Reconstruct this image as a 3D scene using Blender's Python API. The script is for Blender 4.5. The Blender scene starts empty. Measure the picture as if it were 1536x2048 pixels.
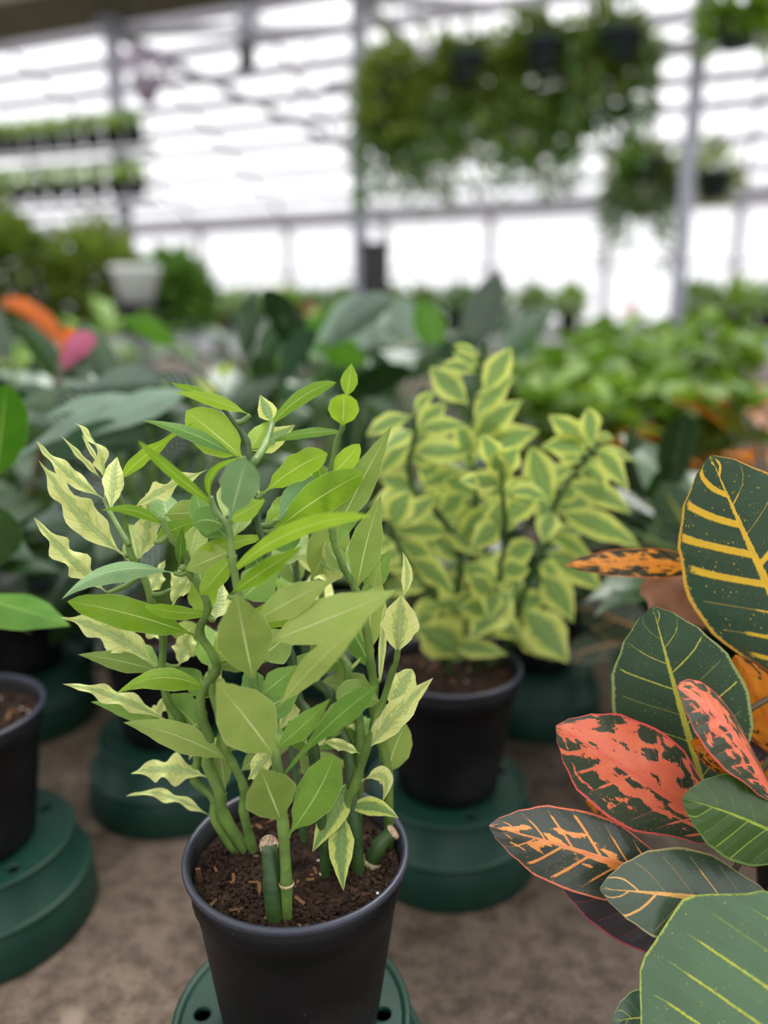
import bpy, math, random
from mathutils import Vector, Matrix
from mathutils.geometry import delaunay_2d_cdt
from mathutils.bvhtree import BVHTree
R = random.Random(7)
PI = math.pi
# ------------------------------------------------------------------ camera, sky, exposure
sc = bpy.context.scene
CAMZ, PITCH, FPX = 0.66, math.radians(13.6), 1537.0
cam_d = bpy.data.cameras.new('camera'); cam = bpy.data.objects.new('camera', cam_d)
sc.collection.objects.link(cam); sc.camera = cam
cam.location = (0, 0, CAMZ); cam.rotation_euler = (PI/2-PITCH, 0, 0)
cam_d.sensor_fit = 'HORIZONTAL'; cam_d.sensor_width = 36; cam_d.lens = 36*FPX/1536
cam_d.clip_start = 0.02; cam_d.clip_end = 300
cam_d.dof.use_dof = True; cam_d.dof.focus_distance = 0.565; cam_d.dof.aperture_fstop = 2.3
vs = sc.view_settings
vs.view_transform = 'Standard'; vs.look = 'None'; vs.gamma = 1; vs.use_curve_mapping = False
vs.exposure = 0.36
w = bpy.data.worlds.new('overcast_sky'); sc.world = w; w.use_nodes = True
nt = w.node_tree; nt.nodes.clear()
out = nt.nodes.new('ShaderNodeOutputWorld'); bg = nt.nodes.new('ShaderNodeBackground')
tc = nt.nodes.new('ShaderNodeTexCoord'); sx = nt.nodes.new('ShaderNodeSeparateXYZ'); rp = nt.nodes.new('ShaderNodeValToRGB')
nt.links.new(tc.outputs['Generated'], sx.inputs[0]); nt.links.new(sx.outputs['Z'], rp.inputs[0])
rp.color_ramp.elements[0].position = 0.0; rp.color_ramp.elements[0].color = (.74, .74, .77, 1)
rp.color_ramp.elements[1].position = 0.9; rp.color_ramp.elements[1].color = (1.0, 1.0, 1.0, 1)
nt.links.new(rp.outputs[0], bg.inputs[0]); bg.inputs[1].default_value = 1.45
nt.links.new(bg.outputs[0], out.inputs[0])
sun_d = bpy.data.lights.new('sun_offscreen', 'SUN'); sun_d.energy = 2.3; sun_d.angle = math.radians(32); sun_d.color = (1, .98, .94)
sun = bpy.data.objects.new('sun_offscreen', sun_d); sc.collection.objects.link(sun)
sun.rotation_euler = (math.radians(-28), math.radians(14), 0)

# ------------------------------------------------------------------ helpers
col = sc.collection
CP, SP = math.cos(PITCH), math.sin(PITCH)
VIEW = Vector((0, CP, -SP)); UP = Vector((0, SP, CP))
def ray(x, y):
    return VIEW + Vector((1, 0, 0))*((x-768)/FPX) + UP*((1024-y)/FPX)
def at(x, y, Y):                     # the point seen at pixel (x, y) that stands Y metres ahead
    r = ray(x, y); return Vector((0, 0, CAMZ)) + r*(Y/r.y)
def on(x, y, z):                     # the point seen at pixel (x, y) at height z
    r = ray(x, y); return Vector((0, 0, CAMZ)) + r*((z-CAMZ)/r.z)
def depth(p): return (p-Vector((0, 0, CAMZ))).dot(VIEW)
WLOC = {}
def link(name, data, parent=None, loc=(0, 0, 0)):
    o = bpy.data.objects.new(name, data); col.objects.link(o)
    loc = Vector(loc); WLOC[o.name] = loc
    if parent is not None:
        o.parent = parent; o.location = loc - WLOC[parent.name]
    else: o.location = loc
    return o
def tag(o, label=None, cat=None, group=None, kind=None):
    if label: o['label'] = label
    if cat: o['category'] = cat
    if group: o['group'] = group
    if kind: o['kind'] = kind
    return o
def empty(name, loc, label, cat, group=None): return tag(link(name, None, None, loc), label, cat, group)
class MB:
    def __init__(s): s.v = []; s.f = []; s.uv = []
    def quad_grid(s, rows, closed=False, uvs=None):
        b = len(s.v); n = len(rows); m = len(rows[0])
        for r in rows: s.v += [tuple(p) for p in r]
        for i in range(n-1):
            for j in range(m if closed else m-1):
                k = (j+1) % m
                s.f.append((b+i*m+j, b+i*m+k, b+(i+1)*m+k, b+(i+1)*m+j))
        if uvs: s.uv += uvs
    def box(s, c, d, rot=None):
        b = len(s.v); c = Vector(c)
        for z in (-1, 1):
            for y in (-1, 1):
                for x in (-1, 1):
                    q = Vector((x*d[0]/2, y*d[1]/2, z*d[2]/2))
                    if rot is not None: q = rot @ q
                    s.v.append(tuple(c+q))
        s.f += [tuple(b+i for i in q) for q in ((0, 2, 3, 1), (4, 5, 7, 6), (0, 1, 5, 4), (2, 6, 7, 3), (0, 4, 6, 2), (1, 3, 7, 5))]
    def tube(s, pts, rad, n=8, cap=True):
        pts = [Vector(p) for p in pts]; rr = rad if isinstance(rad, (list, tuple)) else [rad]*len(pts)
        rows = []; ref = Vector((1, .13, .07))
        for i, p in enumerate(pts):
            t = (pts[min(i+1, len(pts)-1)]-pts[max(i-1, 0)])
            if t.length < 1e-9: t = Vector((0, 0, 1))
            t.normalize()
            a = ref - t*ref.dot(t)
            if a.length < 1e-3: a = Vector((0, 1, .1)); a -= t*a.dot(t)
            a.normalize(); ref = a; c = t.cross(a)
            rows.append([p + (a*math.cos(2*PI*k/n)+c*math.sin(2*PI*k/n))*rr[i] for k in range(n)])
        b = len(s.v); s.quad_grid(rows, True)
        if cap:
            s.f.append(tuple(b+k for k in range(n))[::-1]); e = b+(len(rows)-1)*n; s.f.append(tuple(e+k for k in range(n)))
    def lathe(s, prof, c=(0, 0, 0), n=48):
        c = Vector(c)
        s.quad_grid([[c+Vector((r*math.cos(2*PI*k/n), r*math.sin(2*PI*k/n), z)) for k in range(n)] for r, z in prof], True)
    def mesh(s, name, mat, org=(0, 0, 0), smooth=True):
        me = bpy.data.meshes.new(name); o = Vector(org)
        me.from_pydata([tuple(Vector(p)-o) for p in s.v], [], s.f); me.update()
        if mat: me.materials.append(mat)
        if smooth: me.polygons.foreach_set('use_smooth', [True]*len(me.polygons))
        if s.uv:
            ul = me.uv_layers.new(name='UVMap'); d = []
            for l in me.loops: d += list(s.uv[l.vertex_index])
            ul.data.foreach_set('uv', d)
        return me
    def build(s, name, mat, parent=None, org=(0, 0, 0), smooth=True):
        return link(name, s.mesh(name, mat, org, smooth), parent, org)

# ------------------------------------------------------------------ node maths
class X:
    T = None
    def __init__(s, sock): s.s = sock
    @staticmethod
    def op(o, *a, clamp=False):
        n = X.T.nodes.new('ShaderNodeMath'); n.operation = o; n.use_clamp = clamp
        for i, q in enumerate(a):
            if isinstance(q, X): X.T.links.new(q.s, n.inputs[i])
            else: n.inputs[i].default_value = q
        return X(n.outputs[0])
    def __add__(s, o): return X.op('ADD', s, o)
    __radd__ = __add__
    def __sub__(s, o): return X.op('SUBTRACT', s, o)
    def __rsub__(s, o): return X.op('SUBTRACT', o, s)
    def __mul__(s, o): return X.op('MULTIPLY', s, o)
    __rmul__ = __mul__
    def abs(s): return X.op('ABSOLUTE', s)
    def fract(s): return X.op('FRACT', s)
    def floor(s): return X.op('FLOOR', s)
    def max(s, o): return X.op('MAXIMUM', s, o)
    def min(s, o): return X.op('MINIMUM', s, o)
    def step(s, a, b):               # smooth 0..1 between a and b
        n = X.T.nodes.new('ShaderNodeMapRange'); n.interpolation_type = 'SMOOTHSTEP'
        X.T.links.new(s.s, n.inputs[0])
        for i, q in ((1, a), (2, b)):
            if isinstance(q, X): X.T.links.new(q.s, n.inputs[i])
            else: n.inputs[i].default_value = q
        return X(n.outputs[0])
def mat(name):
    m = bpy.data.materials.new(name); m.use_nodes = True; t = m.node_tree; t.nodes.clear(); X.T = t
    return m, t
def mixc(f, a, b):
    n = X.T.nodes.new('ShaderNodeMix'); n.data_type = 'RGBA'
    if isinstance(f, X): X.T.links.new(f.s, n.inputs[0])
    else: n.inputs[0].default_value = f
    for i, q in ((6, a), (7, b)):
        if isinstance(q, tuple): n.inputs[i].default_value = (*q[:3], 1)
        else: X.T.links.new(q, n.inputs[i])
    return n.outputs[2]
def coords(kind='Object'):
    return X.T.nodes.new('ShaderNodeTexCoord').outputs[kind]
def uv():
    s = X.T.nodes.new('ShaderNodeSeparateXYZ'); X.T.links.new(coords('UV'), s.inputs[0])
    return X(s.outputs[0]), X(s.outputs[1])
def rnd(): return X(X.T.nodes.new('ShaderNodeObjectInfo').outputs['Random'])
def vec(x, y, z):
    n = X.T.nodes.new('ShaderNodeCombineXYZ')
    for i, q in enumerate((x, y, z)):
        if isinstance(q, X): X.T.links.new(q.s, n.inputs[i])
        else: n.inputs[i].default_value = q
    return n.outputs[0]
def noise(scale, v=None, detail=2, rough=.5):
    n = X.T.nodes.new('ShaderNodeTexNoise'); n.inputs['Scale'].default_value = scale; n.inputs['Detail'].default_value = detail
    n.inputs['Roughness'].default_value = rough
    X.T.links.new(v if v is not None else coords(), n.inputs['Vector']); return X(n.outputs[0])
def vor(scale, v=None):
    n = X.T.nodes.new('ShaderNodeTexVoronoi'); n.inputs['Scale'].default_value = scale
    X.T.links.new(v if v is not None else coords(), n.inputs['Vector']); return X(n.outputs['Distance'])
def finish(t, colour, rough=.5, bump=None, bd=.001, trans=0, tcol=None, spec=.5, metal=0, bs=.6):
    p = t.nodes.new('ShaderNodeBsdfPrincipled'); o = t.nodes.new('ShaderNodeOutputMaterial')
    if isinstance(colour, tuple): p.inputs['Base Color'].default_value = (*colour, 1)
    else: t.links.new(colour, p.inputs['Base Color'])
    if isinstance(rough, X): t.links.new(rough.s, p.inputs['Roughness'])
    else: p.inputs['Roughness'].default_value = rough
    p.inputs['Specular IOR Level'].default_value = spec; p.inputs['Metallic'].default_value = metal
    if bump is not None:
        b = t.nodes.new('ShaderNodeBump'); b.inputs['Distance'].default_value = bd; b.inputs['Strength'].default_value = bs
        t.links.new(bump.s, b.inputs['Height']); t.links.new(b.outputs[0], p.inputs['Normal'])
    if trans:
        tr = t.nodes.new('ShaderNodeBsdfTranslucent'); mx = t.nodes.new('ShaderNodeMixShader'); mx.inputs[0].default_value = trans
        src = tcol if tcol is not None else colour
        if isinstance(src, tuple): tr.inputs[0].default_value = (*src, 1)
        else: t.links.new(src, tr.inputs[0])
        t.links.new(p.outputs[0], mx.inputs[1]); t.links.new(tr.outputs[0], mx.inputs[2]); t.links.new(mx.outputs[0], o.inputs[0])
    else: t.links.new(p.outputs[0], o.inputs[0])
def srgb(r, g, b):
    f = lambda c: c/12.92 if c <= .04045 else ((c+.055)/1.055)**2.4
    return (f(r/255), f(g/255), f(b/255))
def plain(name, c, rough=.5, var=.15, scale=20, bump=0, **k):
    m, t = mat(name); n = noise(scale, None, 4)
    finish(t, mixc(n, tuple(q*(1-var) for q in c), tuple(q*(1+var) for q in c)), rough, n if bump else None, bump or .001, **k)
    return m
M = {}
def side():
    u, v = uv(); return u, v, (v-.5).abs()*2
def leaf_green(name, c1, c2, rib, rough=.45, trans=.3, veins=11, ribw=.075, spec=.4):
    m, t = mat(name); u, v, s = side(); n = noise(38, None, 3); r = rnd()
    base = mixc((n*.7+r*.5).step(.25, .95), c1, c2)
    ph = (u*veins-s*1.6).fract(); vn = (ph-.5).abs().step(.40, .5)
    base = mixc(vn*.06, base, rib)
    rw = (1-u*.75)*ribw
    ribm = 1-s.step(rw*.5, rw)
    c = mixc(ribm*.95, base, rib)
    c = mixc(s.step(.94, 1)*.5, c, rib)
    fine = noise(260, None, 2)
    finish(t, c, rough, vn*(-.22)+ribm*.7+fine*.3+n*.5, .0010, trans, None, spec)
    M[name] = m
leaf_green('leaf_lime', srgb(116, 158, 28), srgb(160, 192, 56), srgb(208, 222, 130), .42, .4)
leaf_green('leaf_under', srgb(124, 150, 66), srgb(164, 184, 94), srgb(205, 216, 150), .5, .25)
leaf_green('leaf_mid', srgb(86, 130, 44), srgb(128, 164, 62), srgb(175, 200, 120), .42, .25)
leaf_green('leaf_teal', srgb(112, 152, 96), srgb(142, 176, 122), srgb(190, 212, 160), .4, .2)
leaf_green('leaf_grass', srgb(66, 108, 22), srgb(120, 154, 44), srgb(160, 188, 90), .45, .35)
leaf_green('leaf_dark', srgb(20, 46, 16), srgb(46, 82, 28), srgb(90, 125, 70), .27, .1, 14, .04, .8)
leaf_green('leaf_glossy', srgb(44, 76, 50), srgb(78, 110, 80), srgb(120, 148, 116), .28, .08, 12, .05, 1.0)
leaf_green('leaf_bright', srgb(58, 110, 20), srgb(92, 140, 34), srgb(130, 165, 70), .4, .35)
def leaf_var(name, cen, edge, wob, thr, rib, trans=.3):
    m, t = mat(name); u, v, s = side(); r = rnd()
    a = noise(5, vec(u*2.2+r*30, s*.9+r*11, v.step(.49, .51)*7), 3)
    b = noise(22, vec(u*2.0+r*13, s*.5, v.step(.49, .51)*3), 2)
    q = s+(a-.5)*wob+(b-.5)*.2
    c = mixc(q.step(thr-.14, thr+.16), cen, edge)
    c = mixc((q.step(thr+.3, thr+.5))*.4, c, srgb(232, 236, 176))
    n = noise(30, None, 2); c = mixc(n*.22, c, srgb(160, 184, 96))
    rw = (1-u*.75)*.07; ribm = 1-s.step(rw*.5, rw); c = mixc(ribm*.85, c, rib)
    ph = (u*10-s*1.5).fract(); vn = (ph-.5).abs().step(.38, .5)
    finish(t, c, .46, vn*(-.5)+ribm*.6+a*.4, .0012, trans, None, .35)
    M[name] = m
leaf_var('leaf_cream', srgb(172, 192, 120), srgb(226, 230, 144), 1.1, .34, srgb(205, 216, 150))
leaf_var('leaf_edged', srgb(122, 154, 86), srgb(216, 224, 112), .6, .50, srgb(170, 195, 110), .4)
leaf_green('leaf_olive', srgb(92, 118, 34), srgb(146, 164, 66), srgb(160, 178, 90), .5, .5)
def croton(name, dark, vein, edge, mw=.09, vw=.10, cover=.55, blotch=0, spots=.5, nv=9, trans=.1, rough=.33, mw2=.945, lean=0.):
    m, t = mat(name); u, v, s = side(); r = rnd(); hemi = v.step(.495, .505)
    jag = noise(60, vec(u*1.6+r*9, s*.7, hemi), 3)-.5
    rw = (1.05-u)*mw+.012
    rib = 1-(s+jag*.05).step(rw*.75, rw)
    ph = u*nv-s*1.25+hemi*.37+r*3
    idx = ph.floor(); d = ((ph-idx)-.5).abs()
    on_ = noise(3.1, vec(idx*1.7, hemi*5+r*20, 0), 0)            # each vein has its own reach and width
    wv = (on_-.30)*vw*2.2
    reach = (on_-.25)*2.1+jag*.3
    vein_m = (1-(d+jag*.09).step(wv*.7, wv+.012))*(1-s.step(reach-.03, reach+.03))*(on_.step(1-cover-.12, 1-cover-.08))
    fine = (1-(d+jag*.04).step(.006, .022))*(1-s.step(.8, .86))*.45
    mar = (s+jag*(.10*(1-mw2)/.055)).step(mw2, mw2+.02)
    vd = vor(16, vec(u*2.2+r*7, s*1.0, hemi*3)); sp = (1-vd.step(.10*spots, .15*spots+.001)) if spots else 0
    vd2 = vor(44, vec(u*2.2+r*3, s*1.0, hemi*5)); sp2 = (1-vd2.step(.10, .16))*noise(5, vec(u*2+r*5, s, hemi), 2).step(.5, .62)
    f = rib.max(vein_m).max(mar).max(fine)
    if spots: f = f.max(sp).max(sp2)
    if blotch:
        big = noise(4.2, vec(u*2.4+r*17, s*1.1, hemi*4), 3)+(.55-s*.8)*.35+jag*.12+hemi*lean
        f = f.max(big.step(.62-blotch, .65-blotch))
    hue = noise(6, vec(u*2+r*3, v, 0), 2).step(.35, .65)
    vc = mixc(hue*.7, vein, tuple(.55*a+.45*b for a, b in zip(vein, edge)))
    dk = mixc(noise(24, None, 3), tuple(q*.7 for q in dark), tuple(q*1.35 for q in dark))
    c = mixc(f, dk, vc); c = mixc(mar.max(rib*.35 if blotch else mar), c, edge)
    finish(t, c, rough, (ph-idx-.5).abs()*.5+f*.25+noise(200, None, 1)*.15, .0018, trans, None, .7)
    M[name] = m
YEL, CORAL, GOLD = srgb(236, 188, 52), srgb(228, 96, 74), srgb(232, 160, 60)
croton('croton_yellow', srgb(58, 84, 64), srgb(238, 196, 60), srgb(226, 176, 70), .085, .17, .70, 0, .9, 9)
croton('croton_dark', srgb(56, 84, 62), srgb(200, 196, 70), srgb(150, 170, 110), .07, .035, .45, 0, .65, 9)
croton('croton_coral', srgb(52, 66, 46), srgb(236, 122, 84), srgb(222, 88, 84), .12, .12, .62, .03, .9, 9, lean=.10)
croton('croton_mixed', srgb(50, 60, 48), srgb(228, 150, 66), srgb(222, 110, 80), .10, .09, .55, -.06, .7, 8)
croton('croton_amber', srgb(52, 72, 52), srgb(226, 166, 84), srgb(150, 140, 90), .10, .06, .42, 0, .6, 7)
croton('croton_plain', srgb(52, 84, 26), srgb(150, 172, 44), srgb(96, 128, 50), .05, .03, .30, 0, 0, 8)
croton('croton_green', srgb(66, 100, 62), srgb(190, 196, 44), srgb(160, 184, 74), .07, .045, .5, 0, .6, 9, mw2=.978)
croton('croton_orange', srgb(40, 42, 14), srgb(236, 150, 40), srgb(226, 120, 50), .22, .30, .95, .05, .8, 9, .3)
croton('croton_purple', srgb(44, 36, 44), srgb(200, 90, 80), srgb(170, 60, 80), .05, .04, .35, 0, .4, 8)
croton('croton_fire', srgb(70, 60, 26), srgb(226, 140, 30), srgb(200, 80, 40), .16, .24, .8, .16, .9, 8, .25)
def striped():
    m, t = mat('leaf_striped'); u, v, s = side(); r = rnd()
    ph = u*9-s*2.2; n = noise(18, vec(u*3+r*9, s, 0), 3)
    f = ((ph.fract()-.5).abs()+(n-.5)*.5).step(.30, .36)*(1-s.step(.75, .95))
    finish(t, mixc(f, srgb(22, 44, 26), srgb(150, 170, 150)), .25, n, .001, .06)
    M['leaf_striped'] = m
striped()
M['pink'] = plain('bract_pink', srgb(200, 110, 140), .5, .3, 30, trans=.3)
M['orange'] = plain('bract_orange', srgb(214, 112, 36), .5, .25, 30, trans=.3)
M['red'] = plain('flower_red', srgb(190, 40, 50), .5, .2, 30, trans=.2)
M['dry'] = plain('leaf_dry', srgb(150, 105, 80), .7, .4, 60, .001, trans=.15)
def stem_m(name, a, b, sc_=40):
    m, t = mat(name); n = noise(sc_, None, 3); st = noise(160, None, 2)
    finish(t, mixc(n.step(.3, .7), a, b), .42, st, .0006, 0); M[name] = m
stem_m('stem', srgb(78, 106, 46), srgb(112, 140, 66))
stem_m('stem_dark', srgb(38, 66, 30), srgb(66, 92, 42))
stem_m('stem_brown', srgb(70, 62, 40), srgb(96, 84, 54))
stem_m('petiole', srgb(70, 100, 40), srgb(100, 128, 60))
stem_m('cut_wood', srgb(120, 88, 70), srgb(196, 170, 140), 500)
stem_m('node_tan', srgb(150, 130, 95), srgb(190, 172, 134), 300)
def pot_m(name, c, rough, dust, spec=.5):
    m, t = mat(name); n = noise(9, None, 4); sp = noise(420, None, 2).step(.70, .78)*noise(12, None, 2).step(.42, .7)
    finish(t, mixc((sp*.5+n.step(.45, .85)*.10).min(1), c, dust), rough, noise(60, None, 3), .0004, 0, None, spec); M[name] = m
pot_m('pot_black', srgb(13, 13, 16), .5, srgb(130, 128, 128), .22)
pot_m('pot_rim', srgb(48, 51, 64), .34, srgb(130, 132, 140))
pot_m('riser_green', srgb(19, 56, 45), .45, srgb(90, 118, 108), .35)
pot_m('basket_plastic', srgb(44, 56, 62), .45, srgb(90, 100, 104))
pot_m('pot_white', srgb(225, 225, 225), .5, srgb(190, 190, 190))
pot_m('terracotta', srgb(150, 84, 56), .7, srgb(190, 150, 130))
def soil_m():
    m, t = mat('soil'); n = noise(90, None, 5, .65); n2 = noise(420, None, 3)
    finish(t, mixc(n.step(.35, .75), srgb(24, 17, 14), srgb(74, 54, 44)), .95, n+n2*.5, .006, 0, None, .2); M['soil'] = m
soil_m()
M['grain'] = plain('soil_grain', srgb(54, 39, 31), .95, .6, 140, spec=.2)
M['bark'] = plain('bark_chip', srgb(118, 86, 58), .9, .45, 160, spec=.2)
M['perlite'] = plain('perlite', srgb(206, 202, 194), .9, .1, 60)
def floor_m():
    m, t = mat('concrete_floor'); a = noise(3.0, None, 6, .6); b = noise(34, None, 5, .7); c = noise(260, None, 3)
    k = mixc((a*.5+b*.7).step(.40, .80), srgb(60, 49, 41), srgb(128, 112, 97))
    wet = noise(1.3, None, 3).step(.40, .62)
    k = mixc(wet*.5, k, srgb(48, 38, 31)); k = mixc(c.step(.62, .75)*.35, k, srgb(178, 164, 150)); k = mixc(b.step(.60, .68)*.6, k, srgb(48, 38, 33)); k = mixc(noise(14, None, 4).step(.58, .72)*.45, k, srgb(150, 134, 118))
    finish(t, k, .85-wet*.12, b*.7+c*.3, .004, 0, None, .3); M['floor'] = m
floor_m()
M['steel'] = plain('galvanised_steel', srgb(150, 152, 162), .5, .12, 12, metal=.3)
M['white_paint'] = plain('white_bar', srgb(205, 204, 210), .6, .05, 4)
M['grey_bar'] = plain('grey_bar', srgb(165, 164, 172), .6, .06, 4)
M['olive'] = plain('gutter_olive', srgb(112, 108, 92), .7, .15, 3)
M['black'] = plain('black_plastic', srgb(22, 20, 24), .5, .2, 12)
M['wire'] = plain('hanger_wire', srgb(80, 84, 88), .5)
M['bench_top'] = plain('bench_slat', srgb(96, 92, 86), .7)
M['mauve'] = plain('mauve_flower', srgb(190, 176, 196), .6, .2, 30, trans=.3)
def glaze():
    m, t = mat('white_glazing'); o = t.nodes.new('ShaderNodeOutputMaterial')
    tr = t.nodes.new('ShaderNodeBsdfTransparent'); tr.inputs[0].default_value = (.97, .97, .98, 1)
    tl = t.nodes.new('ShaderNodeBsdfTranslucent'); tl.inputs[0].default_value = (.92, .92, .93, 1)
    mx = t.nodes.new('ShaderNodeMixShader')
    f = noise(.9, None, 4).step(.3, .7)*.25+.18; t.links.new(f.s, mx.inputs[0])
    t.links.new(tr.outputs[0], mx.inputs[1]); t.links.new(tl.outputs[0], mx.inputs[2]); t.links.new(mx.outputs[0], o.inputs[0]); M['glaze'] = m
glaze()

# ------------------------------------------------------------------ leaves
def pr(pts):
    def f(t):
        for (a, x), (b, y) in zip(pts, pts[1:]):
            if t <= b:
                k = (t-a)/(b-a); k = k*k*(3-2*k)*.5+k*.5; return x+(y-x)*k
        return pts[-1][1]
    return f
PROF = {
 'lance': pr([(0, .05), (.08, .07), (.22, .62), (.40, 1), (.60, .86), (.80, .45), (.93, .16), (1, .01)]),
 'diamond': pr([(0, .07), (.10, .10), (.28, .72), (.46, 1), (.66, .82), (.86, .38), (1, .02)]),
 'oval': pr([(0, .07), (.08, .09), (.22, .66), (.45, 1), (.70, .93), (.88, .58), (.96, .3), (1, .02)]),
 'round': pr([(0, .08), (.14, .12), (.30, .75), (.55, 1), (.80, .86), (.93, .5), (1, .05)]),
 'paddle': pr([(0, .10), (.30, .22), (.55, .72), (.72, 1), (.86, .80), (.95, .36), (1, .02)]),
 'strap': pr([(0, .25), (.15, .6), (.4, 1), (.7, .9), (.9, .5), (1, .05)]),
 'croton': pr([(0, .05), (.07, .06), (.20, .50), (.42, .95), (.56, 1), (.72, .86), (.85, .58), (.94, .30), (.985, .12), (1, .02)]),
}
def leaf_mb(B, C, T, wid, prof, sd, fold=.12, wave=0., nw=2.5, n=16, m=3, twist=0., curl=0.):
    mb = MB(); B, C, T = Vector(B), Vector(C), Vector(T); f = PROF[prof]; rows = []; uvs = []; ph = R.random()*6
    for i in range(n+1):
        t = i/n; p = B*(1-t)**2+C*2*t*(1-t)+T*t*t
        tan = ((C-B)*(1-t)+(T-C)*t); tan.normalize()
        s0 = sd-tan*sd.dot(tan); s0.normalize(); nr = tan.cross(s0)
        if twist:
            a = twist*t; s0, nr = s0*math.cos(a)+nr*math.sin(a), nr*math.cos(a)-s0*math.sin(a)
        hw = f(t)*wid/2; row = []
        for j in range(-m, m+1):
            s = j/m; a = abs(s)
            wz = wave*hw*a*a*math.sin(nw*2*PI*t+ph+(1.9 if s > 0 else 0))
            we = 1+.35*wave*math.sin(nw*2*PI*t*1.3+ph*2+(0 if s > 0 else 1.1))*a
            row.append(p+s0*(s*hw*we*(1-.5*fold*fold))+nr*(a*hw*fold-curl*a*a*hw+wz)); uvs.append((t, (s+1)/2))
        rows.append(row)
    mb.quad_grid(rows, False, uvs); return mb
def leaf(parent, b, t, wpx, Y, dy=0., mt='leaf_lime', prof='lance', roll=0., mid=None, dmid=None, fold=.15, wave=0., nw=2.5, twist=0., curl=0., base3=None, n=16, m=3, name='leaf'):
    B = base3 if base3 is not None else at(b[0], b[1], Y)
    Yb = B.y
    T = at(t[0], t[1], Yb+dy)
    if mid is None: mid = ((b[0]+t[0])/2, (b[1]+t[1])/2)
    C0 = at(mid[0], mid[1], Yb+dy/2+(dmid or 0))
    C = C0*2-(B+T)*.5                 # the curve passes through the middle point
    tan = (T-B).normalized(); V = (B+T)*.5-Vector((0, 0, CAMZ)); V.normalize()
    s0 = V.cross(tan)
    if s0.length < 1e-4: s0 = Vector((1, 0, 0))
    s0.normalize(); nr = tan.cross(s0); a = math.radians(roll)
    sd = s0*math.cos(a)+nr*math.sin(a)
    wid = wpx*depth((B+T)*.5)/FPX/max(.35, math.cos(a))
    return leaf_mb(B, C, T, wid, prof, sd, fold, wave, nw, n, m, twist, curl).build(name, M[mt], parent, B)
def smooth_path(pts, k=4):
    pts = [Vector(p) for p in pts]; o = []
    for i in range(len(pts)-1):
        a, b, c, d = pts[max(i-1, 0)], pts[i], pts[i+1], pts[min(i+2, len(pts)-1)]
        for j in range(k):
            t = j/k
            o.append((b*2+(c-a)*t+(a*2-b*5+c*4-d)*t*t+(b*3-a-c*3+d)*t**3)*.5)
    o.append(pts[-1]); return o
class Plant:
    """a potted plant whose stems and leaves are traced, each at its own depth"""
    def __init__(s, root, back=0.): s.root = root; s.samples = []; s.n = 0; s.back = back
    def stem(s, px, Y0, Y1, r0, r1, mt='stem', zsoil=None, name='stem', start=None):
        P = []; L = len(px)
        if start is not None: b = start
        elif zsoil is not None: b = on(px[0][0], px[0][1], zsoil); b = b-Vector((0, 0, .012))
        else: b = at(px[0][0], px[0][1], Y0)
        Ya = b.y; Y1 += s.back
        for i, (x, y) in enumerate(px):
            k = i/(L-1) if L > 1 else 0
            P.append(b if i == 0 else at(x, y, Ya+(Y1-Ya)*k))
        path = smooth_path(P, 4); n = len(path)-1
        rad = []
        for i in range(n+1):
            r = (r0+(r1-r0)*i/n)*(.8 if name == 'stem' else 1)
            rad.append(r*(1.16 if i % 4 == 0 and 0 < i < n else (.96 if i % 4 == 2 else 1)))
        mb = MB(); mb.tube(path, rad, 10); o = mb.build(name, M[mt], s.root, b)
        for i, p in enumerate(path):
            if i >= 2: s.samples.append((p, o))
        return o, path, rad
    def px(s, p):
        q = p-Vector((0, 0, CAMZ)); d = q.dot(VIEW); return (768+FPX*q.x/d, 1024-FPX*q.dot(UP)/d)
    def leaf(s, b, t, wpx, dy=0., mt='leaf_lime', reach=45, **k):
        best = min(s.samples, key=lambda q: (s.px(q[0])[0]-b[0])**2+(s.px(q[0])[1]-b[1])**2)
        d = math.dist(s.px(best[0]), b)
        p = at(b[0], b[1], best[0].y)
        if d > 9:                     # its own thin twig back to the stem
            mb = MB(); mb.tube(smooth_path([best[0], (best[0]+p)*.5+Vector((0, 0, -.002)), p], 3), [.0022]*5+[.0018]*2, 6)
            tw = mb.build('twig', M['stem'], s.root, best[0]); par = tw
        else: par = best[1]; p = best[0]
        s.n += 1
        return leaf(par, b, t, wpx, 0, dy, mt, base3=p, **k)

# ------------------------------------------------------------------ pots and risers
ZR, HP, RP_ = 0.260, 0.160, 0.0890          # rim height of the pots on risers, pot height, rim radius
ZB = ZR-HP                                  # 0.123: top of the risers
def pot_meshes():
    a = MB(); ro = RP_-.0045; rb = .0640
    prof = [(0.001, .004), (rb-.012, .004), (rb-.006, 0), (rb, .002)]
    for i in range(1, 6): prof.append((rb+(ro-.004-rb)*i/6, HP*.80*i/6))
    prof += [(ro-.0035, HP*.80), (ro-.0012, HP*.812), (ro, HP-.006), (ro-.0022, HP-.006), (ro-.0035, HP*.82), (rb-.003, .006), (.001, .006)]
    a.lathe(prof)
    b = MB(); r = RP_
    b.lathe([(ro-.001, HP-.0065), (r-.001, HP-.0062), (r, HP-.005), (r+.0002, HP-.0025), (r-.0008, HP-.0006), (r-.0025, HP), (r-.0045, HP-.0008), (r-.0056, HP-.003), (ro-.002, HP-.0065)])
    d = MB(); rows = []; R2 = random.Random(3)
    for i in range(15):
        rr = .0005+(ro-.0042)*i/14
        rows.append([Vector((rr*math.cos(2*PI*k/40), rr*math.sin(2*PI*k/40), HP-.019+R2.uniform(-.0022, .0022)+.004*(1-i/14))) for k in range(40)])
    d.quad_grid(rows, True)
    return a.mesh('pot', M['pot_black']), b.mesh('rim', M['pot_rim']), d.mesh('soil', M['soil'])
PM, RM, SM = pot_meshes()
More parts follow.
